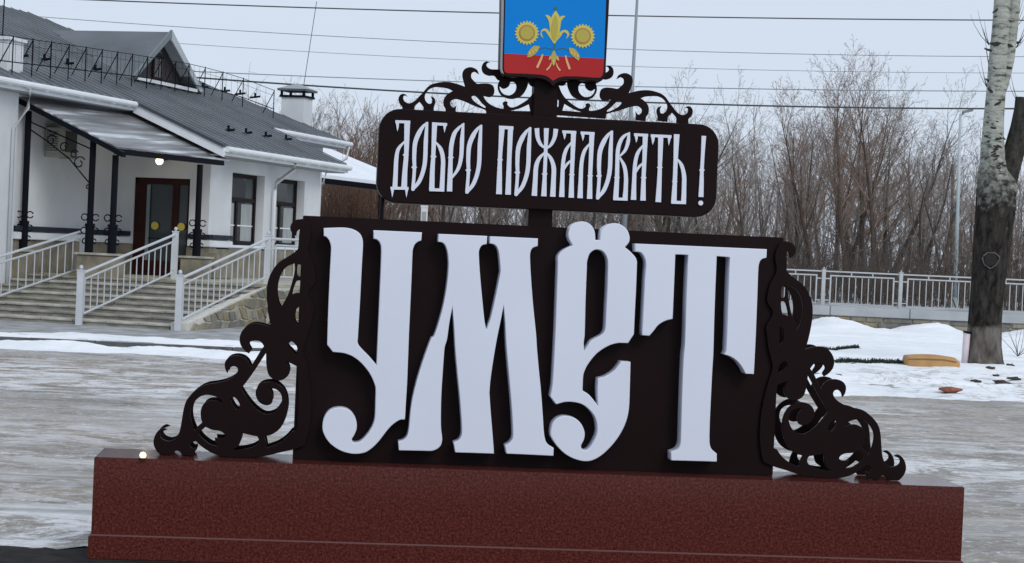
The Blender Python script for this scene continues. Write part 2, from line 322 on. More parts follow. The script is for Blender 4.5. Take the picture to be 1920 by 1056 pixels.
Te=tl(G,(48,118,c),(1135,165,c),(1132,235,c),(1090,250),(1070,290),(1064,350),(1055,600),(1045,850),(1037,1020))+tl(H,(1028,228,c),(960,225,c),(930,170),(890,120),(840,85),(785,65,c))+tl(G,(800,1000),(815,600),(828,232,c),(722,222,c),(710,500),(700,800),(694,1020))+tl(H,(685,200),(675,400),(665,620),(662,780),(675,840),(722,885,c),(722,950,c),(345,940,c),(345,870,c),(395,850),(420,810),(425,740),(435,400),(448,80))+tl(G,(458,950),(470,600),(485,212,c),(380,208,c),(372,400),(358,740,c),(300,755),(240,790),(200,840),(165,880,c),(105,875,c),(115,700),(130,400),(138,280),(120,220),(90,190),(50,185,c))
for lps in ([U],[Mm],[Ye,Yh],[Te]):
    ls=[catmull(l,True,4) for l in lps]
    curve_plate('letter',ls,YL,YP-.001,M_wh,sg,bevel=.003)
# -------- name of the greeting: rounded light box
YT0=YP-.02; YT1=YB
def rrect(x0,x1,z0,z1,r,n=8):
    o=[]
    for cx,cz,a in ((x1-r,z1-r,0),(x0+r,z1-r,90),(x0+r,z0+r,180),(x1-r,z0+r,270)):
        for k in range(n+1): t=R(a+90*k/n); o.append((cx+r*math.cos(t),cz+r*math.sin(t)))
    return o
xl=S2(709,290,YT0)[0]; xr=S2(1345.5,320,YT0)[0]; zt=S2(1020,218,YT0)[1]; zb=S2(1020,393.5,YT0)[1]
gb=curve_plate('greeting_board',[rrect(xl,xr,zb,zt,.105)],YT0,YT1,M_br,sg,bevel=.004)
s46=4.591; YG=YT0-.012
T1=T(700,190,s46,YG); 
def dia(x,y,w=50,h=26): return [(x-w/2,y),(x,y-h),(x+w/2,y),(x,y+h)]
def RB(*p): return ribbon(list(p))
def bar(x0,y0,x1,y1,t): return [(x0,y0),(x1,y1),(x1,y1+t),(x0,y0+t)]
def Olet(dx,dy):
    q=[RB((468,178,8),(430,215,26),(392,275,40),(360,360,38),(352,480,34),(354,565,30),(350,640,28),(342,745,30)),
       RB((462,180,22),(452,340,36),(442,540,36),(400,680,34),(340,758,26)),dia(352,568),[(326,745),(360,735),(358,762),(344,772),(328,768)]]
    return [[(x+dx,y+dy) for x,y in g_] for g_ in q]
def Alet(dx,dy,cross=True,o=1469):
    q=[bar(158,250,278,256,24),[(158,252),(192,262),(188,300),(176,332)],RB((255,256,44),(248,450,36),(240,630,34),(235,830,46)),dia(240,632),RB((243,345,12),(190,420,30),(166,520,32),(158,680,36),(153,824,46))]
    if cross: q.append(RB((172,588,14),(200,540,22),(236,508,16)))
    return [[(x+dx+o,y+dy) for x,y in g_] for g_ in q]
o=1469
LET=[
 [bar(190,163,318,167,24),[(190,166),(222,176),(218,225),(207,260)],RB((292,170,50),(284,450,38),(272,600,42),(265,740,50)),dia(279,462,54),RB((272,343,14),(215,412,30),(198,500,36),(192,620,38),(186,742,42)),bar(148,736,303,738,24),[(148,740),(182,740),(163,830)],[(270,742),(303,742),(285,830)]],
 Olet(0,0),
 [RB((528,182,44),(516,470,34),(508,600,40),(503,765,46)),dia(518,476,54),bar(508,182,635,188,24),[(598,190),(634,192),(612,272)],RB((538,352,12),(580,412,34),(600,500,36),(596,640,38),(590,764,42)),bar(482,748,610,752,26)],
 [RB((782,188,8),(730,235,26),(695,285,36),(672,380,38),(666,480,34),(662,600,40),(656,776,46)),RB((774,192,20),(764,330,36),(756,480,34),(730,580,30),(676,660,16)),dia(667,484,52)],
 Olet(465,25),
 [RB((1108,215,48),(1096,400,36),(1090,503,34),(1086,640,42),(1082,800,50)),dia(1091,504,50),RB((1182,222,44),(1170,500,38),(1160,804,48)),bar(1082,210,1206,216,28)],
 Olet(888,45),
 [RB((1490,232,42),(1485,400,30),(1476,625,32),(1468,818,46)),dia(1475,626,50),RB((1408,232,40),(1415,310,34),(1440,370,28),(1484,408,14)),RB((1482,436,14),(1430,490,30),(1402,560,38),(1394,680,40),(1386,814,46)),RB((o+103,238,40),(o+92,310,34),(o+60,375,26),(o+16,410,14)),RB((o+16,438,14),(o+58,490,30),(o+84,570,38),(o+82,680,40),(o+76,822,46))],
 Alet(0,0),Alet(158,10,False),Olet(1591,75),
 [RB((o+740,268,8),(o+690,300,26),(o+658,345,32),(o+637,420,34),(o+632,520,34),(o+629,650,36),(o+618,842,46)),dia(o+628,656,50),RB((o+732,272,20),(o+724,350,32),(o+700,420,26),(o+652,474,14)),RB((o+654,484,14),(o+692,560,32),(o+706,650,34),(o+704,750,36),(o+698,846,44)),bar(o+597,828,o+720,832,24)],
 Alet(618,25),
 [bar(o+920,284,o+1098,292,24),[(o+920,288),(o+955,298),(o+950,340),(o+935,376)],[(o+1064,300),(o+1097,300),(o+1074,382)],RB((o+1006,295,44),(o+998,570,34),(o+992,720,40),(o+984,868,48)),dia(o+997,570,50)],
 [RB((o+1143,284,48),(o+1134,500,36),(o+1127,690,36),(o+1118,876,46)),dia(o+1126,690,48),RB((o+1146,494,12),(o+1184,550,30),(o+1206,640,36),(o+1206,760,38),(o+1202,876,42)),bar(o+1098,856,o+1222,860,26)],
 [RB((o+1377,298,38),(o+1368,450,30),(o+1360,595,30),(o+1357,700,36),(o+1352,824,42)),dia(o+1360,592,48)]]
for lt in LET:
    union_plate('letter',[[T1(p) for p in g_] for g_ in lt],YG,YT0-.0005,M_wh,gb)
cd=T1((o+1350,876)); rr=.0125
union_plate('letter_dot',[[(cd[0]+rr*math.cos(a),cd[1]+rr*math.sin(a)) for a in np.linspace(0,6.283,18)[:-1]]],YG,YT0-.0005,M_wh,gb)
# -------- post and stays
px=S2(1024,200,YP)[0]
MB().box(px-.062,px+.062,YP+.035,YP+.159,ZT-.3,2.75).build('post',M_br,sg,bev=.004)
for xx in (716,):
    q=S2(xx,390,YP+.1)[0]; MB().tube([(q,YP+.1,ZT-.01),(q,YP+.1,zb+.03)],.012,8).build('stay_rod',M_edge,sg)
# -------- side scrollwork (front and rear plates, left and mirrored right)
s1=3.7706; YF=YP-.024
L1=T(270,600,s1,YF); L2=T(430,390,s1,YF)
outl=tl(L1,(165,775,c),(130,765),(90,795),(68,845),(70,890),(95,935),(130,962),(180,962),(205,940),(230,925),(255,935),(275,962),(330,965),(355,945),(365,905,c),(340,908),(325,885),(345,864),(366,858,c),(420,905),(500,950),(600,972),(720,977),(860,962),(960,938),(1050,918),(1130,890),(1150,850),(1180,700),(1180,500),(1150,300),(1130,200),(1175,60))+tl(L2,(590,760),(600,700),(560,600),(610,520),(600,400),(560,300),(580,200),(565,120),(525,80),(500,80),(470,85),(440,110),(430,145),(445,180),(470,195,c),(476,165),(498,142,c),(492,200),(488,260),(478,298),(420,340),(350,385),(300,450),(270,530),(264,620),(272,720),(285,800),(297,845,c),(240,825),(180,815),(130,830),(90,870),(72,920),(80,970),(110,1010),(138,1030,c))+tl(L1,(755,215),(738,180),(752,155),(785,147),(825,155),(850,190,c),(820,225),(790,275),(755,330,c),(735,290),(700,262),(650,252),(600,265),(572,300),(573,345),(590,378,c),(603,345),(630,328),(658,338),(662,362),(640,395),(590,425),(520,445),(450,455),(400,475),(340,520),(300,570),(280,630),(265,720),(250,790),(225,835),(180,858),(140,848),(115,825),(120,795))
HA=tl(L1,(862,235,c),(866,330),(885,395),(935,428),(985,422),(1025,385),(1030,345),(1008,292,c),(1080,328,c),(1092,500),(1080,780,c),(1045,790,c),(1000,840),(940,880),(870,905,c),(862,860),(848,823,c),(900,812),(960,770),(1000,700),(1020,620),(1012,540),(980,480),(920,440),(850,442),(805,470),(788,520),(808,575),(850,602),(890,600),(910,570),(905,520),(880,480,c),(930,490),(965,520),(975,570),(955,620),(920,655),(870,668),(830,655),(780,615),(730,555),(687,488,c),(760,390),(820,300))
holes=[HA,tl(L1,(1020,182),(1042,152),(1075,180),(1086,215),(1075,242),(1050,215)),
 tl(L2,(460,393,c),(400,420),(362,470),(340,540),(338,610),(350,670),(367,702,c),(390,660),(420,600),(450,500),(465,430)),
 tl(L2,(480,405),(505,405),(512,445),(508,482),(490,488),(476,470)),
 tl(L2,(472,522),(505,517),(500,565),(500,603),(468,607),(442,612)),
 tl(L2,(476,712),(498,706),(495,770),(489,820),(472,812),(464,770)),
 tl(L1,(358,782,c),(335,720),(328,650),(345,595),(390,548),(440,530),(500,540),(540,562),(556,590,c),(520,575),(470,570),(425,590),(402,635),(402,690),(413,735,c)),
 tl(L1,(383,803,c),(435,757,c),(480,777),(540,787),(572,812),(570,832),(540,838),(500,835,c),(503,865),(520,893,c),(470,880),(420,845)),
 tl(L1,(688,797,c),(740,812),(800,824,c),(812,850),(800,880),(750,905),(680,918),(625,920,c),(665,895),(685,850)),
 tl(L1,(627,547),(650,555),(675,595),(674,626),(652,632),(628,600),(615,568))]
outl_s=catmull(outl,True,4); holes_s=[catmull(h,True,4) for h in holes]
# a little foot so that the plates rest on the plinth
def zc(lp): return [(x,max(z,H_+.0015)) for x,z in lp]
outl_s=zc(outl_s)
xm=(XL+XR)/2; 
def mir(lp): return [(2*xm-x,z) for x,z in lp][::-1]
for (y0,y1) in ((YF,YP-.002),(YB+.002,YB+.020)):
    p=curve_plate('scroll_bracket',[outl_s]+holes_s,y0,y1,M_br,sg,bevel=.002); p['label']='ornate curling scroll bracket at the left side of the letter panel'
    q=mirror_copy(p,xm); q['label']='ornate curling scroll bracket at the right side of the letter panel'
# -------- upper scrollwork
s64=6.4; YU=YP+.06
TL=T(740,100,s64,YU)
u_out=tl(TL,(155,520,c),(125,490),(80,490),(50,525),(48,570),(65,612),(90,640),(90,700,c),(240,700,c),(238,645),(268,610),(300,582,c),(325,615),(345,645),(345,700,c),(470,700,c),(472,650),(490,590),(478,540),(435,515,c),(450,560),(440,600),(410,605),(375,575),(362,530),(372,485),(420,430),(490,405),(580,412),(650,427),(697,452,c),(640,485),(600,530),(585,580),(590,630),(610,665),(612,720,c),(735,720,c),(735,670),(745,615,c),(715,648),(685,640),(668,610),(672,580),(710,552),(760,552),(850,582),(950,628),(1060,668),(1095,688),(1100,740,c),(1760,760,c),(1775,320,c),(1300,300),(1262,325),(1240,375),(1240,430),(1262,480),(1290,512),(1370,545),(1450,542),(1530,505),(1585,420),(1605,348,c),(1640,395),(1700,400,c),(1660,480),(1600,550),(1520,605),(1440,645),(1385,645),(1352,612),(1357,590),(1330,575),(1297,595),(1310,640),(1300,665),(1200,640),(1110,583),(1057,502,c),(1100,520),(1150,525),(1188,495),(1198,445),(1182,390),(1130,365),(1050,362),(990,365),(950,330),(920,290),(925,240),(960,222),(985,235),(1012,252,c),(990,200),(935,170),(880,170),(830,200),(812,260),(825,330),(847,402,c),(760,370),(680,350),(600,343),(530,350),(450,370),(390,410),(340,470),(290,520),(240,572),(180,600),(130,585),(105,550),(108,515),(130,507))
u_h=[tl(TL,(1258,393,c),(1300,425),(1345,415),(1378,385),(1388,348),(1430,345),(1460,380),(1455,440),(1420,485),(1370,505),(1310,490),(1270,445)),
 tl(TL,(925,522),(962,510),(1000,540),(1050,600),(1092,640),(1082,655),(1000,610),(940,560)),
 tl(TL,(1612,612,c),(1630,695,c),(1390,690,c),(1500,662)),tl(TL,(1683,580),(1705,572),(1706,640),(1682,655))]
u_c=tl(TL,(1150,105,c),(1100,93),(1060,125),(1048,180),(1070,235),(1130,265),(1200,268),(1250,320),(1400,340),(1400,200),(1220,190),(1160,187),(1120,165),(1105,135),(1125,110))
uo=catmull(u_out,True,4); uh=[catmull(h,True,4) for h in u_h]; uc=catmull(u_c,True,4)
pxu=S2(1025,200,YU)[0]
def mir2(lp): return [(2*pxu-x,z+.012) for x,z in lp][::-1]
p=curve_plate('scroll_crest',[uo]+uh,YU,YU+.016,M_br,sg,bevel=.0015); p['label']='flat scroll ornament above the greeting board, left of the post'
q=mirror_copy(p,pxu,.012); q['label']='flat scroll ornament above the greeting board, right of the post'
p=curve_plate('scroll_curl',[uc],YU+.018,YU+.034,M_br,sg,bevel=.0015); mirror_copy(p,pxu,.012)
# -------- coat of arms
YS=YP-.03; sS=4.593; SH=T(900,0,sS,YS)
def line(*p): return tl(SH,*p)
TOPY=-560
so_=line((190,TOPY,c),(1135,TOPY+45,c),(1112,40),(1085,560),(1082,640),(1060,685),(1025,703),(850,690),(720,690),(665,715),(627,748,c),(595,712),(540,685),(400,668),(225,660),(195,640),(178,600),(190,40))
sh=curve_plate('coat_of_arms',[catmull(so_,True,5)],YS,YB-.05,M_edge,sg,bevel=.004)
M_blue=mat('shield_blue',(.0,.215,.66),.4,.03,2,spec=.15); M_red=mat('shield_red',(.43,.024,.026),.4,.03,2,spec=.15)
M_gold=mat('emblem_gold',(.60,.52,.09),.4); M_gold2=mat('emblem_dark_gold',(.40,.22,.04),.4); M_olive=mat('emblem_olive',(.46,.38,.06),.4); M_grn=mat('emblem_green',(.04,.13,.06),.4); M_pale=mat('emblem_pale_gold',(.72,.42,.16),.4)
M_rim=mat('shield_rim',(.30,.30,.32),.35,metal=.6)
def flat(name,pts,dy,m,seg=5): 
    return curve_plate(name,[catmull(line(*pts),True,seg)],YS-dy,YS-dy+.0018,m,sh)
curve_plate('rim',[catmull(line((183,TOPY,c),(205,TOPY,c),(205,40),(192,590),(205,640,c),(178,615),(176,560),(186,40)),True,4)],YS-.003,YS+.02,M_rim,sh)
flat('blue_field',((224,TOPY+32,c),(1100,TOPY+73,c),(1084,40),(1068,507,c),(208,462,c),(217,40)),.003,M_blue)
flat('red_field',((208,462,c),(1068,507,c),(1058,635),(1028,670),(850,660),(720,660),(668,674),(627,698,c),(590,667),(540,647),(400,637),(235,630),(208,606)),.003,M_red)
def circ(cx,cy,r,n=28): return [(cx+r*math.cos(a),cy+r*math.sin(a)) for a in np.linspace(0,2*math.pi,n+1)[:-1]]
for cx,cy in ((403,285),(884,312)):
    pet=[]
    for k in range(44): a=2*math.pi*k/44; q=108 if k%2 else 88; pet.append((cx+q*math.cos(a),cy+q*math.sin(a),c))
    fl=curve_plate('sunflower',[catmull(line(*pet),True,1)],YS-.006,YS-.004,M_gold,sh)
    for r_,m_,d_ in ((70,M_gold2,.008),(57,M_olive,.0098)): curve_plate('seed_disc',[line(*circ(cx,cy,r_))],YS-d_,YS-d_+.0015,m_,fl)
flat('corn_husk',((650,90,c),(615,150),(600,230),(610,320),(640,378),(670,320),(690,230),(685,150)),.006,M_gold)
flat('corn_cob',((648,130,c),(624,180),(612,250),(622,320),(640,350),(660,320),(668,250),(668,180)),.008,M_olive)
flat('corn_silk',((650,92,c),(636,75),(650,58),(664,78)),.0062,M_grn)
for P in (((610,330,c),(600,250),(590,180),(560,130,c),(590,135),(612,160),(622,240),(620,320,c)),((676,320,c),(690,240),(700,180),(735,140,c),(700,140),(680,165),(672,250),(664,330,c)),
          ((630,370,c),(590,310),(560,270),(530,280),(545,335,c),(520,300),(535,255),(575,252),(615,300),(640,355,c)),((642,370,c),(690,320),(720,280),(750,300),(740,340,c),(768,300),(745,262),(700,268),(665,310),(640,352,c))):
    flat('corn_leaf',P,.0055,M_gold)
for P in (((515,400,c),(460,400),(415,450),(405,495,c),(440,490),(490,450)),((765,412,c),(815,425),(855,480),(850,525,c),(815,500),(775,460))):
    flat('wheat_ear',P,.006,M_olive)
    cx=sum(p[0] for p in P)/6; cy=sum(p[1] for p in P)/6
    for k in (-1,0,1): flat('grain',((cx+k*26-9,cy+12*(k if P[0][0]>640 else -k)),(cx+k*26,cy-12+14*(k if P[0][0]>640 else -k)),(cx+k*26+9,cy+12*(k if P[0][0]>640 else -k)),(cx+k*26,cy+16+14*(k if P[0][0]>640 else -k))),.008,M_pale,3)
def flr(name,P,dy,m): 
    return union_plate(name,[[SH(p) for p in ribbon(P)]],YS-dy,YS-dy+.0018,m,sh)
flr('stalk',[(540,470,14),(520,520,18),(490,585,20)],.006,M_pale); flr('stalk',[(735,480,14),(748,530,18),(772,598,20)],.006,M_pale)
flr('stalk',[(615,540,8),(600,575,12),(572,605,14)],.006,M_pale); flr('stalk',[(655,545,8),(668,580,12),(690,610,14)],.006,M_pale)
flr('stem',[(640,360,10),(638,420,8),(634,480,12)],.0055,M_grn)
flr('stem',[(640,430,5),(560,410,7),(505,425,7)],.0052,M_grn); flr('stem',[(645,432,5),(710,415,7),(770,440,7)],.0052,M_grn)
flat('wheat_ear',((635,430,c),(612,480),(615,530),(632,575,c),(652,530),(658,480)),.0062,M_olive)
for P in (((600,480,c),(590,520),(612,500)),((668,480,c),(680,525),(655,505)),((622,520,c),(630,570),(642,520))): flat('grain',P,.008,M_pale,3)
# small spotlight glowing on the plinth corner
sp=onZ(268,853,H_+.02)
lt=thing('plinth_spotlight','small round spotlight glowing warm yellow on the left end of the plinth','spotlight',(sp[0],sp[1],H_))
MB().tube([(0,0,0),(0,0,.006)],.018,14).build('base',M_gr,lt)
bm=bmesh.new(); bmesh.ops.create_uvsphere(bm,u_segments=14,v_segments=8,radius=.0165); me=bpy.data.meshes.new('lens'); bm.to_mesh(me); bm.free()
link('lens',me,mat('lit_lens',(1,.85,.5),.3,emit=1.8,emc=(1,.80,.42)),lt,True,(0,0,.018))
# ================================================================= STATION BUILDING (local frame: s along the long side, t out towards the forecourt)
BA=R(15.5); ux,uy=math.sin(BA),math.cos(BA); nx,ny=math.cos(BA),-math.sin(BA)
KX,KY=-6.47,43.0
def B(s,t,z): return (KX+ux*s+nx*t, KY+uy*s+ny*t, z)
def planeB(p1,p2,p3):
    a,b,c_=map(np.array,(p1,p2,p3)); n=np.cross(b-a,c_-a); return a,n/np.linalg.norm(n)
M_wall=mat('white_render',(.66,.68,.70),.85,.09,.9,bump=.15,bscale=30)
M_trim=mat('white_trim',(.74,.77,.80),.5,.05,3)
M_navy=mat('navy_paint',(.018,.022,.034),.5,spec=.25)
M_stone=mat('sandstone',(.15,.135,.105),.85,scale=3,var2=(.30,.27,.20),bump=.5,bscale=14)
M_joint=mat('pale_mortar',(.60,.585,.53),.9,.1,10)
M_roof=mat('grey_metal_roof',(.105,.118,.130),.5,.30,.9,bump=.15,bscale=10)
M_dark=mat('dark_brown_frame',(.014,.008,.008),.5,spec=.12)
M_dfr=mat('door_frame_brown',(.035,.009,.008),.45,.2,4,spec=.2)
M_blk=mat('black_iron',(.007,.008,.012),.6,spec=.06)
M_soff=mat('soffit_grey',(.36,.37,.39),.7)
def glass(name,c,r=.06):
    m=mat(name,c,r,spec=.8); return m
M_gls=glass('window_glass',(.055,.065,.07)); 
M_cur=mat('net_curtain',(.34,.36,.36),.8,.2,3,stretch=(9,9,.6))
st=thing('station_building','long white station building with grey metal roof, gable dormer and stone base','building')
def bb(name,s0,s1,t0,t1,z0,z1,m,parent=st,bev=0):
    return MB().box(s0,s1,t0,t1,z0,z1,B).build(name,m,parent,bev=bev)
# wing: end wall with door (faces the camera)
EZ=3.46
d0,d1=-1.76,-.46; DZ0,DZ1=.8,2.88
bb('wall',0,.3,-2.13,d0,1.45,EZ,M_wall); bb('wall',0,.3,d1,0,1.45,EZ,M_wall); bb('wall',0,.3,d0,d1,DZ1,EZ+.02,M_wall)
# facade with two windows
wn=[(1.16,2.98),(3.72,5.45)]; WZ0,WZ1=1.52,3.1
xs_=[.3]+[v for q in wn for v in q]+[6.45]
for i in range(0,6,2): bb('wall',xs_[i],xs_[i+1],-.3,0,1.45,EZ,M_wall)
for a,b_ in wn: bb('wall',a,b_,-.3,-.002,WZ1,EZ,M_wall); bb('wall',a,b_,-.3,-.002,1.40,WZ0,M_wall)
bb('wall',6.15,6.45,-5,-.3,0,EZ,M_wall)
# roof-end triangle of the wing wall
mesh('wall',[B(.01,.0,EZ),B(.01,-2.13,EZ),B(.01,-2.13,4.34),B(.29,0,EZ),B(.29,-2.13,EZ),B(.29,-2.13,4.34)],[(0,2,1),(3,4,5),(0,3,5,2)],M_wall,st)
# main wall with pilaster, far end
bb('wall',-16,0.29,-2.43,-2.13,1.45,4.36,M_wall); bb('wall',6.4,12.1,-2.43,-2.13,0,4.36,M_wall); bb('wall',11.8,12.1,-13.5,-2.43,0,4.36,M_wall)
bb('pilaster',-16,-4.75,-2.13,-1.92,0,4.3,M_wall)
# stone base, ledge and navy belt
bb('stone_base',-16,0,-2.13,-2.06,0,1.455,M_stone); bb('stone_base',-.06,.28,-2.06,d0,.8,1.455,M_stone); bb('stone_base',-.06,.28,d1,.06,.1,1.455,M_stone)
bb('stone_base',.28,6.5,-.28,.06,.1,1.42,M_stone)
for (s0,s1,t0,t1) in ((-4.6,-.1,-2.13,-2.0),(-.1,.0,-2.13,d0-.03),(-.1,0,d1+.03,.1),(0,1.1,0,.1)):
    bb('ledge',s0,s1,t0,t1,1.458,1.60,M_trim,bev=.01); 
    e=.02
    bb('belt',s0+(e if s0<-.1 else -e),s1-(0 if s1<=0 else e),t0,t1+(e if s0<-1 or s0>=0 else -.001),1.625,1.72,M_navy)
# windows
for a,b_ in wn:
    fr=thing('window',None,None); fr.parent=st; 
    bb('frame',a-.01,b_+.01,-.27,-.245,WZ0,WZ1,M_dark,fr)
    q=MB()
    for x0,x1,z0,z1 in ((a,a+.09,WZ0,WZ1),(b_-.09,b_,WZ0,WZ1),(a,b_,WZ1-.09,WZ1),(a,b_,WZ0,WZ0+.09),(a,b_,WZ1-.62,WZ1-.53),((a+b_)/2-.2,(a+b_)/2-.11,WZ0,WZ1-.6)):
        q.box(x0,x1,-.245,-.19,z0,z1,B)
    q.build('sash',M_dark,fr)
    m_=(a+b_)/2-.155
    for x0,x1,z0,z1 in ((a+.09,m_-.045,WZ0+.09,WZ1-.62),(m_+.045,b_-.09,WZ0+.09,WZ1-.62),(a+.09,b_-.09,WZ1-.53,WZ1-.09)):
        bb('pane',x0,x1,-.244,-.228,z0,z1,M_gls,fr)
        bb('curtain',x0+.12*(x1-x0),x1-.05,-.227,-.2265,z0+.02,z1-.02,M_cur,fr) if 0 else None
    for k in range(2):
        x0=a+.1+k*(m_-a+.01); x1=(m_-.05) if k==0 else b_-.1
        bb('curtain',x0+.25*(x1-x0),x1-.03,-.2275,-.2265,WZ0+.1,WZ0+1.2-.28,M_cur,fr)
        bb('glazing_bar',x0,x1,-.226,-.215,WZ0+.42,WZ0+.45,M_trim,fr)
    bb('sill',a-.05,b_+.05,-.22,.09,WZ0-.06,WZ0-.005,M_trim,fr,bev=.008)
# door
dr=thing('entrance_door',None,None); dr.parent=st
q=MB()
for t0,t1,z0,z1 in ((d0,d0+.10,DZ0,DZ1),(d1-.07,d1,DZ0,DZ1),(d0,d1,DZ1-.13,DZ1),(d0+.10,d0+.27,DZ0,DZ1-.13),(d1-.42,d1-.28,DZ0,DZ1-.13),(d0+.27,d1-.42,DZ0,DZ0+.32),(d1-.28,d1-.07,DZ0,DZ0+.32)):
    q.box(.06,.13,t0,t1,z0,z1,B)
q.build('door_frame',M_dfr,dr)
bb('pane',.10,.115,d0+.27,d1-.42,DZ0+.32,DZ1-.13,mat('door_glass',(.05,.06,.065),.08,spec=.7),dr); bb('pane',.10,.115,d1-.28,d1-.07,DZ0+.32,DZ1-.13,MATS['door_glass'],dr)
bb('door_edge',.05,.065,d0+.285,d0+.36,DZ0+.32,DZ1-.15,mat('pale_door_edge',(.22,.26,.26),.5),dr)
bb('push_bar',.03,.06,d0+.36,d1-.45,DZ0+.78,DZ0+.80,M_blk,dr)
M_yel=mat('yellow_sticker',(.62,.50,.08),.5)
for tt in (d0+.50,d1-.19):
    v=[B(.045,tt,DZ0+1.06)]+[B(.045,tt+.085*math.cos(a),DZ0+1.06+.085*math.sin(a)) for a in np.linspace(0,6.283,19)[:-1]]
    v2=[(x+ux*.012,y+uy*.012,z) for x,y,z in v]
    o_=MB().add(v+v2,[(0,i,i%18+1) for i in range(1,19)]+[(19,19+i%18+1,19+i) for i in range(1,19)]+[(i,i+19,i%18+1+19,i%18+1) for i in range(1,19)]).build('round_sticker',M_yel,dr)
bb('dark_interior_fill',.14,.3,d0,d1,DZ0,DZ1,mat('dark_interior',(.012,.012,.014),.9),dr)  # near-black block filling the doorway, its colour standing in for the unlit interior
# ---------------- roofs
SL=.42
def slab(name,pts,th,m,parent=st):
    n=len(pts); v=list(pts)+[(x,y,z-th) for x,y,z in pts]
    return mesh(name,v,[tuple(range(n)),tuple(range(2*n-1,n-1,-1))]+[(i,i+n,(i+1)%n+n,(i+1)%n) for i in range(n)],m,parent)
te=-1.58; ze=4.46; rr_=6.3; zr=ze+SL*rr_; tr=te-rr_; se=12.6; sr=6.3
slab('roof_slope',[B(-.5,te,ze),B(-16,te,ze),B(-16,tr,zr),B(sr,tr,zr),B(se,te,ze),B(6.9,te,ze)],.05,M_roof)
slab('roof_slope',[B(-16,tr,zr),B(-16,tr-6.3,ze),B(se,tr-6.3,ze),B(sr,tr,zr)],.05,M_roof)
slab('roof_hip',[B(sr,tr,zr),B(se,tr-6.3,ze),B(se,te,ze)],.05,M_roof)
zw=ze-SL*2.08
slab('roof_slope',[B(-.5,.5,zw),B(-.5,te,ze),B(6.9,te,ze),B(6.95,.5,zw)],.05,M_roof)
# standing seams
q=MB()
def seam(s0,t0,z0,s1,t1,z1):
    a=Vector(B(s0,t0,z0+.012)); b_=Vector(B(s1,t1,z1+.012)); d=Vector((ux,uy,0))*.012; u_=Vector((0,0,.02))
    q.add([a-d,a+d,b_+d,b_-d,a-d+u_,a+d+u_,b_+d+u_,b_-d+u_],[(0,1,5,4),(1,2,6,5),(2,3,7,6),(3,0,4,7),(4,5,6,7)])
x=-15.8
while x<se-.2:
    top=rr_-.05 if x<sr-.1 else max(0,(se-x)/(se-sr)*rr_-.16)
    if x<-.4 or x>6.9: seam(x,te,ze,x,te-top,ze+SL*top)
    else: seam(x,.5,zw,x,te-top,ze+SL*top)
    x+=.42
tag(q.build('roof_seams',M_roof,st),kind='stuff')
# eaves: gutter, fascia and soffit
def eave(s0,s1,t,z,par=st):
    MB().box(s0,s1,t-.06,t+.02,z-.20,z-.052,B).build('fascia',M_trim,par)
    MB().tube([B(s0,t+.075,z-.075),B(s1,t+.075,z-.075)],.062,10).build('gutter',M_trim,par)
    MB().box(s0+.01,s1-.01,t-.5,t-.065,z-.215,z-.18,B).build('soffit',M_soff,par)
    qq=MB(); k=s0+.3
    while k<s1: qq.box(k,k+.025,t+.02,t+.14,z-.15,z-.14,B); k+=.7
    tag(qq.build('gutter_brackets',M_trim,par),kind='stuff')
eave(-16,-.56,te,ze); eave(-.5,6.95,.5,zw); eave(6.9,se,te,ze)
# rake boards of the wing
def rake(s,s2,t0,z0,t1,z1,m,dz0,dz1,name='rake_board'):
    v=[]
    for ss in (s,s2):
        for t_,z_ in ((t0,z0),(t1,z1)): v+= [B(ss,t_,z_+dz0),B(ss,t_,z_+dz1)]
    return mesh(name,v,[(0,1,3,2),(4,6,7,5),(0,4,5,1),(2,3,7,6),(1,5,7,3),(0,2,6,4)],m,st)
rake(-.56,-.50,te,ze,.52,zw,M_trim,-.24,-.045); rake(-.60,-.46,te,ze,.52,zw,mat('dark_flashing',(.05,.055,.065),.5),-.042,.03,'rake_flashing')
slab('soffit',[B(-.49,te,ze-.2),B(-.49,.45,zw-.2),B(0,.45,zw-.2),B(0,te,ze-.2)],.03,M_soff)
# downspouts
def pipe(P,r=.045,name='downspout'): return MB().tube(P,r,8).build(name,M_trim,st,True)
pipe([B(3.45,.56,zw-.1),B(3.45,.5,zw-.30),B(3.40,.10,zw-.62),B(3.40,.075,zw-.8),B(3.40,.075,.9)])
pipe([B(-5.05,-1.5,ze-.15),B(-5.05,-1.55,ze-.5),B(-4.98,-1.87,ze-.9),B(-4.98,-1.87,.3)],.035)
pipe([B(12.4,-1.5,ze-.15),B(12.4,-1.55,ze-.45),B(12.0,-1.95,ze-.8),B(12.0,-2.05,ze-1.2)])
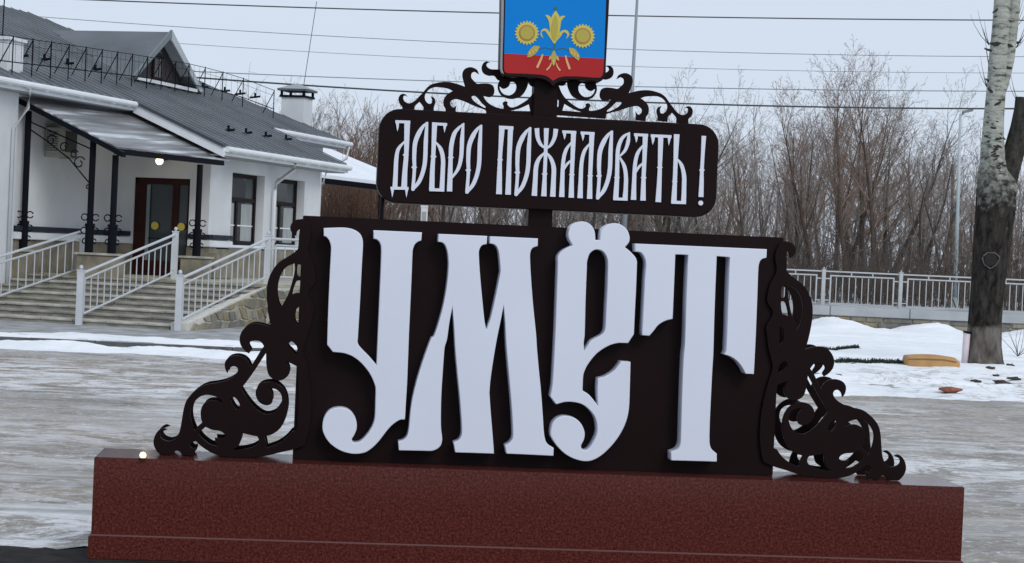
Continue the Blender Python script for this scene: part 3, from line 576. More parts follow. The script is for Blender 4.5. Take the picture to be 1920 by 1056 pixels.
# dormer
pr=planeB(B(0,te,ze),B(1,te,ze),B(0,tr,zr))
def st_of(p): dx,dy=p[0]-KX,p[1]-KY; return dx*ux+dy*uy, dx*nx+dy*ny
p1=onP(257,149,*pr); p2=onP(356,167,*pr)
s1_,t1_=st_of(p1); s2_,t2_=st_of(p2); tm=(t1_+t2_)/2
sm_=(s1_+s2_)/2; zbase=ze+SL*(te-tm)
ap=onP(318,60,B(0,tm+.3,0),np.array([nx,ny,0])); sap,_=st_of(ap); zap=ap[2]; hw=(s2_-s1_)/2
print('dormer',s1_,s2_,t1_,t2_,zbase,zap,sap,flush=True)
def dorm():
    sc=sap; zb_=zbase-.05; ov=.34; back=(zap-ze)/SL+te-tm+(2*0) ; back=abs(back)+.3
    k=(zap-zb_)/(hw+.25)
    mesh('dormer_wall',[B(sc-hw,tm,zb_),B(sc+hw,tm,zb_),B(sc,tm,zb_+k*hw),B(sc-hw,tm-.12,zb_),B(sc+hw,tm-.12,zb_),B(sc,tm-.12,zb_+k*hw)],[(0,1,2),(3,5,4),(0,3,4,1),(1,4,5,2),(2,5,3,0)],mat('dark_dormer_boards',(.028,.020,.020),.6,.3,4,stretch=(1,1,5)),st)
    for sg_ in (-1,1):
        a=B(sc+sg_*(hw+.25),tm+ov,zb_); b_=B(sc,tm+ov,zap); c2=B(sc,tm-back,zap); d_=B(sc+sg_*(hw+.25),tm-back,zb_)
        pts=[a,b_,c2,d_] if sg_>0 else [b_,a,d_,c2]
        slab('dormer_roof',pts,.05,M_roof)
        # barge board
        v=[]
        for t_ in (tm+ov-.02,tm+ov+.03):
            v+=[B(sc+sg_*(hw+.29),t_,zb_+.03),B(sc,t_,zap+.05),B(sc,t_,zap-(.20 if sg_>0 else .12)),B(sc+sg_*(hw+(.12 if sg_>0 else .18)),t_,zb_-.02)]
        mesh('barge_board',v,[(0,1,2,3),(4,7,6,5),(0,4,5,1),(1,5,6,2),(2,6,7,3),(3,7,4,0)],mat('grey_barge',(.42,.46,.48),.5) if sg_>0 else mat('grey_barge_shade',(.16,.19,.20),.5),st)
        # lining of the overhang
        lo=[B(sc+sg_*(hw+.22),tm+.002,zb_+.0),B(sc,tm+.002,zap-.055),B(sc,tm+ov-.03,zap-.055),B(sc+sg_*(hw+.22),tm+ov-.03,zb_+.0)]
        if sg_<0: lo=lo[::-1]
        slab('overhang_lining',lo,.02,mat('lining_grey',(.46,.50,.52),.6))
    w_=thing('dormer_window',None,None); w_.parent=st
    h=(zap-zb_)
    bb('frame',sc-.27,sc+.27,tm,tm+.05,zb_+.12,zb_+.12+h*.45,M_dark,w_)
    for k2 in (-1,1): bb('pane',sc+(.03 if k2>0 else -.21),sc+(.21 if k2>0 else -.03),tm+.051,tm+.06,zb_+.17,zb_+.06+h*.45,mat('dormer_pane',(.10,.10,.10),.3,spec=.2),w_)
    mesh('light_board',[B(sc-.25,tm+.02,zb_+h*.60),B(sc+.25,tm+.02,zb_+h*.60),B(sc,tm+.02,zb_+h*.80),B(sc-.25,tm+.001,zb_+h*.60),B(sc+.25,tm+.001,zb_+h*.60),B(sc,tm+.001,zb_+h*.80)],[(0,1,2),(3,5,4),(0,3,4,1),(1,4,5,2),(2,5,3,0)],mat('grey_gable_board',(.10,.10,.105),.5),st)
    bb('dormer_sill',sc-hw,sc+hw,tm+.001,tm+ov,zb_-.03,zb_+.045,M_trim)
dorm()
# chimneys
def chimney(px,py,w,h,capd,zt_,s,t):
    ch=thing('chimney',None,None); ch.parent=st
    zb_=zt_-h
    bb('shaft',s-w/2,s+w/2,t-w/2,t+w/2,zb_-.6,zt_,M_wall,ch)
    bb('collar',s-w/2-.05,s+w/2+.05,t-w/2-.05,t+w/2+.05,zt_-.06,zt_,M_trim if not capd else M_blk,ch)
    if capd:
        bb('cap',s-w/2-.10,s+w/2+.10,t-w/2-.10,t+w/2+.10,zt_+.12,zt_+.17,M_roof,ch)
        v=[B(s+a*(w/2+.12),t+b_*(w/2+.12),zt_+.17) for a,b_ in ((-1,-1),(1,-1),(1,1),(-1,1))]+[B(s,t,zt_+.36)]
        mesh('cap_roof',v,[(0,1,4),(1,2,4),(2,3,4),(3,0,4),(3,2,1,0)],mat('cap_grey',(.30,.32,.34),.5),ch)
        for a in (-1,1):
            for b_ in (-1,1): bb('cap_leg',s+a*w/2-.03,s+a*w/2+.03,t+b_*w/2-.03,t+b_*w/2+.03,zt_,zt_+.12,M_blk,ch)
# right chimney near the hip
pc=onP(556,214,*pr); sc_,tc_=st_of(pc); chimney(0,0,.66,.5,True,pc[2]+.50,sc_,tc_)
print('chim',sc_,tc_,pc)
pc=onP(2,122,*pr); sc2,tc2=st_of(pc); chimney(0,0,.60,.5,False,pc[2]+.52,sc2,tc2)
# roof railing + snow guards
rl=thing('roof_railing',None,None); rl.parent=st
def rail_path(P,H,n,off=.03):
    pts=[Vector(p) for p in P]; L_=[(pts[i+1]-pts[i]).length for i in range(len(pts)-1)]; tot=sum(L_)
    def at(d):
        for i,l in enumerate(L_):
            if d<=l+1e-6: return pts[i].lerp(pts[i+1],d/l)
            d-=l
        return pts[-1]
    return [at(tot*k/(n)) for k in range(n+1)],at,tot
base=[onP(-60,131,*pr),onP(19,140,*pr),onP(248,163,*pr),onP(362,177,*pr)]
base=[Vector(p) for p in base]
hip=[Vector(B(sr,tr,zr)),Vector(B(se-.4,te-.3,ze+.1))]
base2=base+[Vector(onP(440,195,*pr)),Vector(onP(512,222,*pr))]
pos,at,tot=rail_path(base2,.45,17)
qt=MB().tube([p+Vector((0,0,.72)) for p in pos],.008,5).tube([p+Vector((0,0,.24)) for p in pos],.012,5).tube([p+Vector((0,0,.58)) for p in pos],.004,4)
qt.build('rail',M_blk,rl)
for p in pos:
    MB().tube([p,p+Vector((0,0,.74))],.012,4).tube([p+Vector((-.26,-.10,.12)),p+Vector((0,0,.7))],.011,4).build('railing_post',M_blk,rl)
k=0; q=MB(); d=0
while d<tot: p=at(d); q.tube([p+Vector((0,0,.24)),p+Vector((0,0,.7))],.0035,3); d+=.3
tag(q.build('railing_bars',M_blk,rl),kind='stuff')
for (px_,py_) in ((40,108),(83,114),(126,122),(178,133),(380,166),(421,173),(450,178),(478,184),(428,247),(461,252),(498,258),(536,264)):
    P_=pr if py_<200 else planeB(B(0,.5,zw),B(1,.5,zw),B(0,te,ze))
    p=Vector(onP(px_,py_,*P_)); g_=MB().tube([p,p+Vector((0,0,.14))],.03,5).tube([p+Vector((-.14,-.03,0)),p+Vector((.14,.03,.05))],.03,5)
    g_.build('snow_guard',M_blk,st)
# thin aerials
a_=B(sc2,tc2,5.0); MB().tube([a_,(a_[0]+.05,a_[1],9.5)],.012,5).build('aerial_rod',M_blk,st)
a_=B(sc_+.2,tc_,5.2); MB().tube([a_,(a_[0]+.35,a_[1],8.4)],.009,5).build('aerial_rod',M_blk,st)
# ---------------- snowy shed beyond the station
sh_=thing('snowy_shelter','low open shelter with a snow-covered roof beyond the right end of the station','shelter')
def Q(px,py,Y): return onY(px,py,Y)
a1=Q(578,262,66);a2=Q(745,331,66); a3=Q(745,344,61); a4=Q(585,325,61)
M_sn2=mat('roof_snow',(.80,.83,.88),.8,.03,2,bump=.3,bscale=5)
slab('snow_layer',[a4,a3,a2,a1],.10,M_sn2,sh_)
slab('roof_deck',[(p[0],p[1],p[2]-.104) for p in (a4,a3,a2,a1)],.16,M_blk,sh_)
for px_ in (600,716):
    p=Q(px_,330,61.3); MB().box(p[0]-.05,p[0]+.05,p[1]-.05,p[1]+.05,0,p[2]-.2).build('post',M_blk,sh_)
    p=Q(px_,300,65); MB().box(p[0]-.05,p[0]+.05,p[1]-.05,p[1]+.05,0,p[2]-.3).build('post',M_blk,sh_)
# ---------------- entrance canopy
cn=thing('entrance_canopy','lean-to porch canopy with streaks of old snow on black iron columns before the door','canopy')
zl=3.31; CP=[B(-4.45,-2.10,4.22),B(-4.3,-.05,zl),B(-.50,.47,zl),B(-.05,.45,zl),B(-.05,-2.10,4.36)]
M_can=bpy.data.materials.new('canopy_sheet'); M_can.use_nodes=True
def cansetup():
    t=M_can.node_tree; b=t.nodes['Principled BSDF']; L=t.links.new; nn=t.nodes.new
    c=nn('ShaderNodeTexCoord'); mr0=nn('ShaderNodeMapping'); mr0.inputs['Rotation'].default_value=(0,0,BA); L(c.outputs['Object'],mr0.inputs[0]); mp=nn('ShaderNodeMapping'); mp.inputs['Scale'].default_value=(4.5,.35,1)
    L(mr0.outputs[0],mp.inputs[0]); n=nn('ShaderNodeTexNoise'); n.inputs['Scale'].default_value=1.1; n.inputs['Detail'].default_value=7; L(mp.outputs[0],n.inputs[0])
    r=nn('ShaderNodeValToRGB'); L(n.outputs[0],r.inputs[0]); e=r.color_ramp.elements
    e[0].position=.36; e[0].color=(.10,.097,.095,1); e[1].position=.66; e[1].color=(.66,.69,.74,1); q=e.new(.53); q.color=(.22,.225,.23,1)
    L(r.outputs[0],b.inputs['Base Color']); b.inputs['Roughness'].default_value=.35
cansetup()
slab('canopy_sheet',CP,.03,M_can,cn)
def beam(a,b_,w_=.055,h=.10,name='beam',m=M_blk,par=cn):
    a=Vector(a);b_=Vector(b_); d=(b_-a).normalized(); sd_=d.cross(Vector((0,0,1))).normalized()*w_; u_=Vector((0,0,h/2))
    v=[a-sd_-u_,a+sd_-u_,a+sd_+u_,a-sd_+u_,b_-sd_-u_,b_+sd_-u_,b_+sd_+u_,b_-sd_+u_]
    return mesh(name,v,[(0,1,2,3),(4,7,6,5),(0,4,5,1),(1,5,6,2),(2,6,7,3),(3,7,4,0)],m,par)
def dn(p,d): return (p[0],p[1],p[2]-d)
beam(dn(CP[0],.085),dn(CP[1],.085)); beam(dn(CP[1],.09),dn(CP[2],.09)); beam(dn(B(-4.3,-.05,zl),.09),dn(B(-4.36,.14,zl-.07),.08))
for k in range(1,6): f=k/6; beam(dn(B(-4.45+f*4.4,-2.09,4.12),.07),dn(B(-4.3+f*4.0,-.05+f*.5,zl),.06),.02,.05,'rafter')
def column(s,t,z0,z1):
    p=B(s,t,0); q=MB().tube([(p[0],p[1],z0),(p[0],p[1],z1)],.062,10).tube([(p[0],p[1],z0),(p[0],p[1],z0+.5)],.085,10).tube([(p[0],p[1],z0+.50),(p[0],p[1],z0+.56)],.10,10)
    cl_=q.build('column',M_blk,cn)
    for dz in (.22,.42,.68):
        for sgn in (-1,1):
            R_=.062 if dz>.3 else .045; c_=Vector((p[0]+sgn*(.045+R_),p[1],z0+dz))
            MB().tube([c_+Vector((R_*math.cos(a),0,R_*math.sin(a))) for a in np.linspace(.3,5.9,14)],.013,5).build('scroll_ring',M_blk,cl_)
for s,t,z0,z1 in ((-4.2,-2.0,1.26,3.95),(-4.15,-.62,1.26,3.42),(-4.18,-.12,1.26,3.15),(-1.3,.34,1.26,3.14)): column(s,t,z0,z1)
# scroll filigree between the two left columns
def AB(f,z): 
    a=B(-4.2,-2.0,0); b_=B(-4.15,-.62,0); return (a[0]+(b_[0]-a[0])*f,a[1]+(b_[1]-a[1])*f,z)
fg=MB()
fg.tube([AB(.03,3.74),AB(1.0,3.24)],.014,5); fg.tube([AB(.0,3.62),AB(.3,3.38),AB(.65,3.05),AB(.95,2.62)],.014,5)
fg.build('bracket_rods',M_blk,cn)
for f,z,r_ in ((.36,3.40,.11),(.56,3.27,.10),(.72,3.14,.09),(.80,2.98,.13),(.95,2.52,.05)):
    fc=[AB(f+.73*r_*math.cos(a)*(1-k*.035),z+r_*math.sin(a)*(1-k*.035)) for k,a in enumerate(np.linspace(0.5,7.5,20))]
    MB().tube(fc,.013,5).build('scroll',M_blk,cn)
# lamp over the door
pl_=onP(299,302,B(-.5,0,0),np.array([ux,uy,0]))
lp=thing('porch_lamp','round porch lamp glowing warm white under the canopy above the door','lamp',pl_)
bm=bmesh.new(); bmesh.ops.create_uvsphere(bm,u_segments=16,v_segments=10,radius=.085); me=bpy.data.meshes.new('globe'); bm.to_mesh(me); bm.free()
link('globe',me,mat('lit_globe',(1,.93,.75),.4,emit=1.5,emc=(1,.90,.66)),lp,True)
MB().tube([(0,0,0),(ux*.5,uy*.5,.08)],.02,6).build('bracket',M_blk,lp)
plt=bpy.data.lights.new('lamp_light','POINT'); plt.energy=2.0; plt.color=(1,.85,.6); plt.shadow_soft_size=.1; plo=bpy.data.objects.new('lamp_light',plt); col.objects.link(plo); plo.parent=lp; plo.location=(0,-.14,-.02)
# air conditioner
ac=thing('air_conditioner','beige outdoor air conditioner unit on brackets on the wall under the canopy','air conditioner',B(-2.95,-2.12,3.18),-BA)
M_ac=mat('beige_plastic',(.40,.39,.34),.6)
MB().box(.03,.33,-.38,.38,0,.52).build('casing',M_ac,ac,bev=.012); 
MB().box(.331,.345,-.12,.34,.05,.47).build('fan_grille',mat('grille_grey',(.06,.06,.055),.7),ac)
q=MB()
for k in range(9): q.box(.06,.30,-.392,-.381,.06+k*.045,.078+k*.045)
q.build('side_louvres',mat('grille_grey',(.08,.08,.075),.6),ac)
for yy in (-.33,.28): MB().box(.0,.38,yy,yy+.05,-.07,-.005).build('bracket',M_ac,ac)
# ---------------- entrance steps
es=thing('entrance_steps','broad stone-faced steps and landing leading up to the station door','steps')
M_step=mat('worn_step_stone',(.28,.27,.235),.8,scale=4,var2=(.52,.50,.44),bump=.4,bscale=16)
M_step2=mat('worn_step_stone_dark',(.17,.16,.135),.8,scale=4,var2=(.34,.325,.28),bump=.4,bscale=16)
T0,T1_=-2.0,2.98; NR=8; S0=-8.0; TR=.515
def slabmesh(w_,d_,h_):
    m_=MB().box(0,w_,0,d_,0,h_); me=bpy.data.meshes.new('stair_slab'); me.from_pydata([tuple(map(float,p)) for p in m_.v],[],m_.f)
    bm=bmesh.new(); bm.from_mesh(me); bmesh.ops.bevel(bm,geom=bm.edges[:],offset=.008,segments=1,affect='EDGES'); bm.to_mesh(me); bm.free(); me.materials.append(M_step); return me
rot=-BA
for k in range(NR):
    z1=.05+.75/8*(k+1); s0=S0+k*TR
    bb('step_core',s0+.03,-3.85,T0,T1_-.06,z1-.2,z1-.045,M_step2,es)
    n_=8; w_=(T1_-T0)/n_
    me=slabmesh(w_-.012,TR+.03,.042)
    if k%2: me.materials.clear(); me.materials.append(M_step2)
    for j in range(n_):
        o_=bpy.data.objects.new('stair_slab',me); col.objects.link(o_); o_.parent=es; o_.location=B(s0,T0+w_*j+.006,z1-.043+random.uniform(0,.003)); o_.rotation_euler=(0,0,rot)
# landing
bb('landing',S0+NR*TR-.02,-.07,T0,3.0,0,.765,M_step2,es); bb('landing',-3.8,-.07,3.0,9,0,.765,M_step2,es)
bb('landing',-.07,7,.07,9,0,.765,M_step2,es)
bb('landing_slab',S0+NR*TR-.04,-.07,T0,3.06,.767,.80,M_step,es); bb('landing_slab',-3.86,-.07,3.062,9,.767,.80,M_step,es); bb('landing_slab',-.07,7,.07,9,.767,.80,M_step,es)
bb('tactile_strip',-3.86,-3.3,T0+.1,8.5,.801,.815,mat('faded_yellow_strip',(.42,.38,.20),.8,.3,3),es)
# stone parapet blocks
for (s,t,a_,b_) in ((-4.2,-2.0,.2,.25),(-4.16,-.36,.20,.42),(-1.3,.34,.22,.26)):
    bb('parapet_block',s-a_,s+a_,t-b_,t+b_,.3,1.22,M_stone,es,bev=.02); bb('parapet_cap',s-a_-.03,s+a_+.03,t-b_-.03,t+b_+.03,1.222,1.262,M_step,es)
bb('parapet_block',-.9,-.1,.05,.62,.8,1.34,M_stone,es,bev=.02)
# stone cladding on the flank of the steps and the landing front
mortar=MB()
def TF(s): return 3.27+(min(s,-3.86)-S0)/(-3.86-S0)*(2.98-3.27)
v=[B(S0,3.27,0),B(-3.86,2.98,0),B(-3.86,2.98,.79),B(S0,3.27,.17)]; v+= [B(S0,2.96,0),B(-3.86,2.9,0),B(-3.86,2.9,.79),B(S0,2.96,.17)]
mortar.add(v,[(0,1,2,3),(7,6,5,4),(0,4,5,1),(1,5,6,2),(2,6,7,3),(3,7,4,0)]); mortar.build('mortar_face',M_joint,es)
bb('mortar_face',-3.90,-3.87,T1_+.002,8.9,0,.765,M_joint,es)
SM=[mat('cladding_stone_%d'%i,c1,.85,scale=4,var2=c2,bump=.4,bscale=20) for i,(c1,c2) in enumerate((((.16,.145,.11),(.27,.25,.19)),((.21,.18,.11),(.33,.29,.18)),((.13,.125,.11),(.24,.235,.21)),((.24,.22,.17),(.36,.34,.27))))]
def stones(F3,L0,L1_,top,rowh=.19):
    rows=5; z=0.012
    cols=int((L1_-L0)/.30); jit={}
    def P_(i,j):
        if (i,j) not in jit: jit[(i,j)]=(L0+(L1_-L0)*(i+(.5 if j%2 else 0)+random.uniform(-.22,.22))/cols, max(0.01,j*rowh+random.uniform(-.045,.045)) if j else .01)
        return jit[(i,j)]
    for j in range(rows):
        for i in range(cols):
            c4=[P_(i,j),P_(i+1,j),P_(i+1+(0 if j%2==0 else 0),j+1),P_(i,j+1)]
            mxx=sum(p[0] for p in c4)/4; mzz=sum(p[1] for p in c4)/4
            c4=[(mxx+(x-mxx)*.90,mzz+(z_-mzz)*.84) for x,z_ in c4]
            c4=[(min(max(x,L0),L1_),min(z_,top(min(max(x,L0),L1_))-.01)) for x,z_ in c4]
            if max(p[1] for p in c4)-min(p[1] for p in c4)<.05: continue
            if abs(c4[3][1]-c4[0][1])+abs(c4[2][1]-c4[1][1])<.07: continue
            d=.022+random.random()*.015
            v=[F3(x,z_,0) for x,z_ in c4]+[F3(mxx+(x-mxx)*.94,mzz+(z_-mzz)*.92,d) for x,z_ in c4]
            mesh('cladding_stone',v,[(4,5,6,7),(0,1,5,4),(1,2,6,5),(2,3,7,6),(3,0,4,7)],random.choice(SM),es)
stones(lambda x,z,d:B(x,TF(x)+.001+d,z),S0+.05,-3.9,lambda x:.15+(x-S0)/(-3.86-S0)*.62)
stones(lambda x,z,d:B(-3.901-d,x,z),T1_+.02,6.2,lambda x:.77)
# ---------------- hand rails
M_rail=mat('grey_rail_paint',(.52,.55,.58),.42,.06,3)
bal=MB().tube([(0,0,-.74),(0,0,-.2)],.012,5); 
bal2=MB(); bal2.tube([(.0,0,-.66),(.02,0,-.45),(.0,0,-.28),(.0,0,-.02)],.013,5)
bme=bpy.data.meshes.new('baluster'); bme.from_pydata([tuple(map(float,p)) for p in bal2.v],[],bal2.f); bme.materials.append(M_rail)
bal3=MB().tube([(0,0,0),(0,0,.60)],.011,5); bme3=bpy.data.meshes.new('baluster'); bme3.from_pydata([tuple(map(float,p)) for p in bal3.v],[],bal3.f); bme3.materials.append(M_rail)
def handrail(label,a,b_,nb=13,H=.93,posts=(1,1),slope=True):
    a=Vector(a); b_=Vector(b_); t=thing('handrail',label,'handrail',a,0,'handrails of the station steps'); d=b_-a
    dx=Vector((d.x,d.y,0)).normalized()
    for i,p in enumerate((Vector((0,0,0)),d)):
        if posts[i]:
            pm=MB().box(p.x-.055,p.x+.055,p.y-.055,p.y+.055,p.z,p.z+H); pm.box(p.x-.065,p.x+.065,p.y-.065,p.y+.065,p.z+H,p.z+H+.02)
            pm.tube([(p.x,p.y,p.z+H+.02),(p.x,p.y,p.z+H+.05),(p.x,p.y,p.z+H+.085),(p.x,p.y,p.z+H+.10)],[.015,.035,.03,.005],8)
            pm.build('post',M_rail,t)
    Z=Vector((0,0,1))
    MB().tube([Z*(H-.05)+dx*.04,d+Z*(H-.05)-dx*.04],.026,8).build('top_rail',M_rail,t)
    e0=dx*.14+d*(.14/d.length)*0; s_=d*(.16/d.length); e_=d-s_
    MB().tube([s_+Z*(H-.17),e_+Z*(H-.17)],.02,6).tube([s_+Z*(H-.17),s_+Z*.16],.02,6).tube([e_+Z*(H-.17),e_+Z*.16],.02,6).tube([s_+Z*.16,e_+Z*.16],.02,6).tube([dx*.05+Z*.22,s_+Z*.22],.014,5).tube([dx*.05+Z*(H-.25),s_+Z*(H-.25)],.014,5).tube([d-dx*.05+Z*.22,e_+Z*.22],.014,5).tube([d-dx*.05+Z*(H-.25),e_+Z*(H-.25)],.014,5).build('panel_frame',M_rail,t)
    for k in range(1,nb+1):
        p=s_.lerp(e_,k/(nb+1)); o_=bpy.data.objects.new('baluster',bme3); col.objects.link(o_); o_.parent=t; o_.location=p+Z*.16
    return t
handrail('left handrail of the steps, cut off by the left edge of the photo',B(-8.08,-1.0,.05),B(-3.62,-1.0,.8))
handrail('middle handrail of the steps, its upper post in front of the entrance door',B(-8.08,1.28,.05),B(-3.58,.92,.8))
handrail('right handrail of the steps above the stone-clad flank, below the windows',B(-8.06,3.12,.05),B(-3.6,2.86,.8))
handrail('level handrail along the landing edge, partly hidden by the sign scrollwork',B(-3.6,2.86,.8),B(-3.74,5.9,.8),posts=(0,1))
# ================================================================= FENCE
M_fence=mat('pale_grey_fence',(.40,.42,.43),.5,.08,4)
M_conc=mat('pale_concrete',(.36,.38,.39),.85,.12,2,bump=.2,bscale=12)
rw=thing('retaining_wall','low rubble stone wall with pale concrete coping under the railway fence','wall')
zc0=.50; zc1=.66
for i in range(22):
    x0=-2+i*2.0
    MB().box(x0,x0+1.985,FY-.12,FY+.42,.42,zc1).build('coping_block',M_conc,rw,bev=.01)
MB().box(-2,42,FY-.02,FY+.34,-.3,.425).build('wall_core',M_joint,rw)
random.seed(11)
for j in range(3):
    x=-2.0
    while x<26:
        w_=random.uniform(.35,.75)
        if x+w_<26.2 and x>3.0:
            MB().box(x+.01,x+w_-.015,FY-.05-random.random()*.03,FY-.02,.0+j*.14+.01,.14+j*.14-.006).build('wall_stone',random.choice(SM),rw,bev=.012)
        x+=w_
fn=thing('railway_fence','pale grey welded bar fence in framed bays on the stone wall','fence',(0,FY+.15,zc1))
PX=[onY(p,550,FY+.15)[0] for p in (1543,1688)]; sp_=PX[1]-PX[0]; print('fence spacing',sp_)
pm=MB().box(-.045,.045,-.045,.045,0,.90).box(-.055,.055,-.055,.055,.90,.915).tube([(0,0,.915),(0,0,.94),(0,0,.965)],[.012,.03,.006],8)
pme=bpy.data.meshes.new('post'); pme.from_pydata([tuple(map(float,p)) for p in pm.v],[],pm.f); pme.materials.append(M_fence)
fb=MB().box(-.010,.010,-.010,.010,.06,.72); fbm_=bpy.data.meshes.new('bar'); fbm_.from_pydata([tuple(map(float,p)) for p in fb.v],[],fb.f); fbm_.materials.append(M_fence)
fr_=MB(); a=.16; b_=sp_-.16
fr_.box(0,sp_,-.02,.02,.84,.875).box(a,b_,-.018,.018,.735,.77).box(a,b_,-.018,.018,.04,.07).box(a,a+.035,-.018,.018,.04,.77).box(b_-.035,b_,-.018,.018,.04,.77).box(.04,a,-.012,.012,.12,.145).box(.04,a,-.012,.012,.66,.69).box(b_,sp_-.04,-.012,.012,.12,.145).box(b_,sp_-.04,-.012,.012,.66,.69)
for f in (.33,.66): fr_.box(a+(b_-a)*f-.015,a+(b_-a)*f+.015,-.012,.012,.77,.84)
frm=bpy.data.meshes.new('bay_frame'); frm.from_pydata([tuple(map(float,p)) for p in fr_.v],[],fr_.f); frm.materials.append(M_fence)
for k in range(-7,11):
    x=PX[0]+k*sp_
    o_=bpy.data.objects.new('post',pme); col.objects.link(o_); o_.parent=fn; o_.location=(x,0,0)
    if k==10: break
    o_=bpy.data.objects.new('bay_frame',frm); col.objects.link(o_); o_.parent=fn; o_.location=(x,0,0)
    for j in range(1,10):
        o_=bpy.data.objects.new('bar',fbm_); col.objects.link(o_); o_.parent=fn; o_.location=(x+.16+(sp_-.32)*j/10,0,0)
# ================================================================= LAMP POSTS, POLES
M_pole=mat('galvanised_pole',(.42,.48,.49),.45,.08,3); M_pdark=mat('grey_pole',(.20,.22,.24),.5,.08,3)
def lamp_post(px0,py0,px1,py1,Y,label,m,head=True,r0=.075,r1=.04,zb=None):
    a=onY(px0,py0,Y); b_=onY(px1,py1,Y); z0=zb if zb is not None else a[2]
    t=thing('lamp_post',label,'lamp post',(a[0],Y,z0))
    top=(b_[0]-a[0],0,b_[2]-z0)
    MB().tube([(0,0,0),(top[0]*.5,0,top[2]*.5),top],r0,10,r2=r1).build('pole',m,t,True)
    MB().tube([(0,0,0),(0,0,.35)],r0*1.5,10).build('base_sleeve',m,t)
    if head:
        MB().tube([(top[0],0,top[2]-.02),(top[0]+.12,-.02,top[2]+.03)],.03,6).build('arm',m,t)
        MB().box(top[0]+.05,top[0]+.40,-.09,.07,top[2]+.0,top[2]+.09,lambda x,y,z:(x,y,z+(x-top[0])*.28)).build('lantern',M_pdark,t,bev=.015)
    return t
lamp_post(1790,578,1801,214,66,'slim pale lamp post behind the fence just left of the forked tree',M_pole)
lamp_post(1163,560,1197,-40,58,'tall grey pole rising behind the right shoulder of the coat of arms',mat('mid_grey_pole',(.24,.28,.30),.5),r0=.085,r1=.035,zb=.5)
lamp_post(1788,430,1786,308,120,'distant dark signal post among the bare trees behind the slim lamp post',M_blk,head=False,r0=.09,r1=.07,zb=.6)
p=onY(796,389,56); t=thing('marker_post','short white post showing between the two boards of the sign','post',(p[0],56,.5))
MB().box(-.09,.09,-.09,.09,0,p[2]-.5).build('shaft',mat('post_white',(.72,.73,.74),.6),t,bev=.01); MB().box(-.10,.10,-.10,.10,p[2]-.5,p[2]-.45).build('cap',M_trim,t); MB().box(-.06,.06,-.096,-.091,p[2]-1.0,p[2]-.62).build('number_plate',mat('plate_grey',(.35,.36,.37),.6),t)
# ================================================================= OVERHEAD WIRES
M_wire=mat('wire_black',(.05,.058,.066),.5); M_wireg=mat('wire_grey',(.22,.25,.28),.5)
for (pts,Y,r,label,m) in ((((161,0),(480,11),(900,23),(1180,31),(1920,38)),60,.020,'uppermost overhead wire, dark, crossing behind the coat of arms',M_wire),
  (((55,30),(480,60),(900,82),(1180,93),(1820,106)),74,.013,'thin pale overhead wire second from the top',M_wireg),
  (((344,82),(740,107),(1180,124),(1820,137)),74,.010,'faintest overhead wire, third from the top',M_wireg),
  (((360,134),(760,150),(1200,163),(1820,171)),66,.016,'grey overhead wire fourth from the top',M_wireg),
  (((400,148),(740,171),(1270,194),(1820,204)),58,.026,'lowest and thickest overhead wire, above the treetops',M_wire)):
    X=[];Zz=[]
    for p in pts: q=onY(p[0],p[1],Y); X.append(q[0]); Zz.append(q[2])
    cf=np.polyfit(X,Zz,2)
    if cf[0]<0: cf=np.concatenate([[0],np.polyfit(X,Zz,1)])
    xs=np.linspace(-26,26,41); q=MB().tube([(x,Y,float(np.polyval(cf,x))) for x in xs],r,5)
    tag(q.build('overhead_wire',m),label,'wire')
# ================================================================= TREES
def tube_soup(segs,n=3):
    """segs: array (k,8) p0 p1 r0 r1 -> verts, faces"""
    s=np.array(segs); p0=s[:,0:3];p1=s[:,3:6]; d=p1-p0; d/=np.linalg.norm(d,axis=1)[:,None]+1e-9
    ref=np.where(np.abs(d[:,2:3])>.9,np.array([[1.,0,0]]),np.array([[0,0,1.]])); a=np.cross(d,ref); a/=np.linalg.norm(a,axis=1)[:,None]; b=np.cross(d,a)
    V=[]
    for p,r in ((p0,s[:,6]),(p1,s[:,7])):
        for j in range(n):
            t=2*math.pi*j/n; V.append(p+(a*math.cos(t)+b*math.sin(t))*r[:,None])
    V=np.stack(V,1).reshape(-1,3); k=len(s); base=np.arange(k)[:,None]*2*n
    F=[]
    for j in range(n): F.append(np.stack([base[:,0]+j,base[:,0]+(j+1)%n,base[:,0]+n+(j+1)%n,base[:,0]+n+j],1))
    F=np.stack(F,1).reshape(-1,4); return V,F
def soup_mesh(name,segs,m,n=3,smooth=False):
    V,Fq=tube_soup(segs,n); me=bpy.data.meshes.new(name); me.vertices.add(len(V)); me.vertices.foreach_set('co',V.ravel().astype(np.float32))
    me.loops.add(Fq.size); me.loops.foreach_set('vertex_index',Fq.ravel().astype(np.int32)); me.polygons.add(len(Fq)); me.polygons.foreach_set('loop_start',np.arange(0,Fq.size,4,dtype=np.int32))
    try: me.polygons.foreach_set('loop_total',np.full(len(Fq),4,dtype=np.int32))
    except Exception: pass
    me.update(calc_edges=True); me.validate(); me.materials.append(m)
    if smooth: me.polygons.foreach_set('use_smooth',[True]*len(me.polygons))
    return me
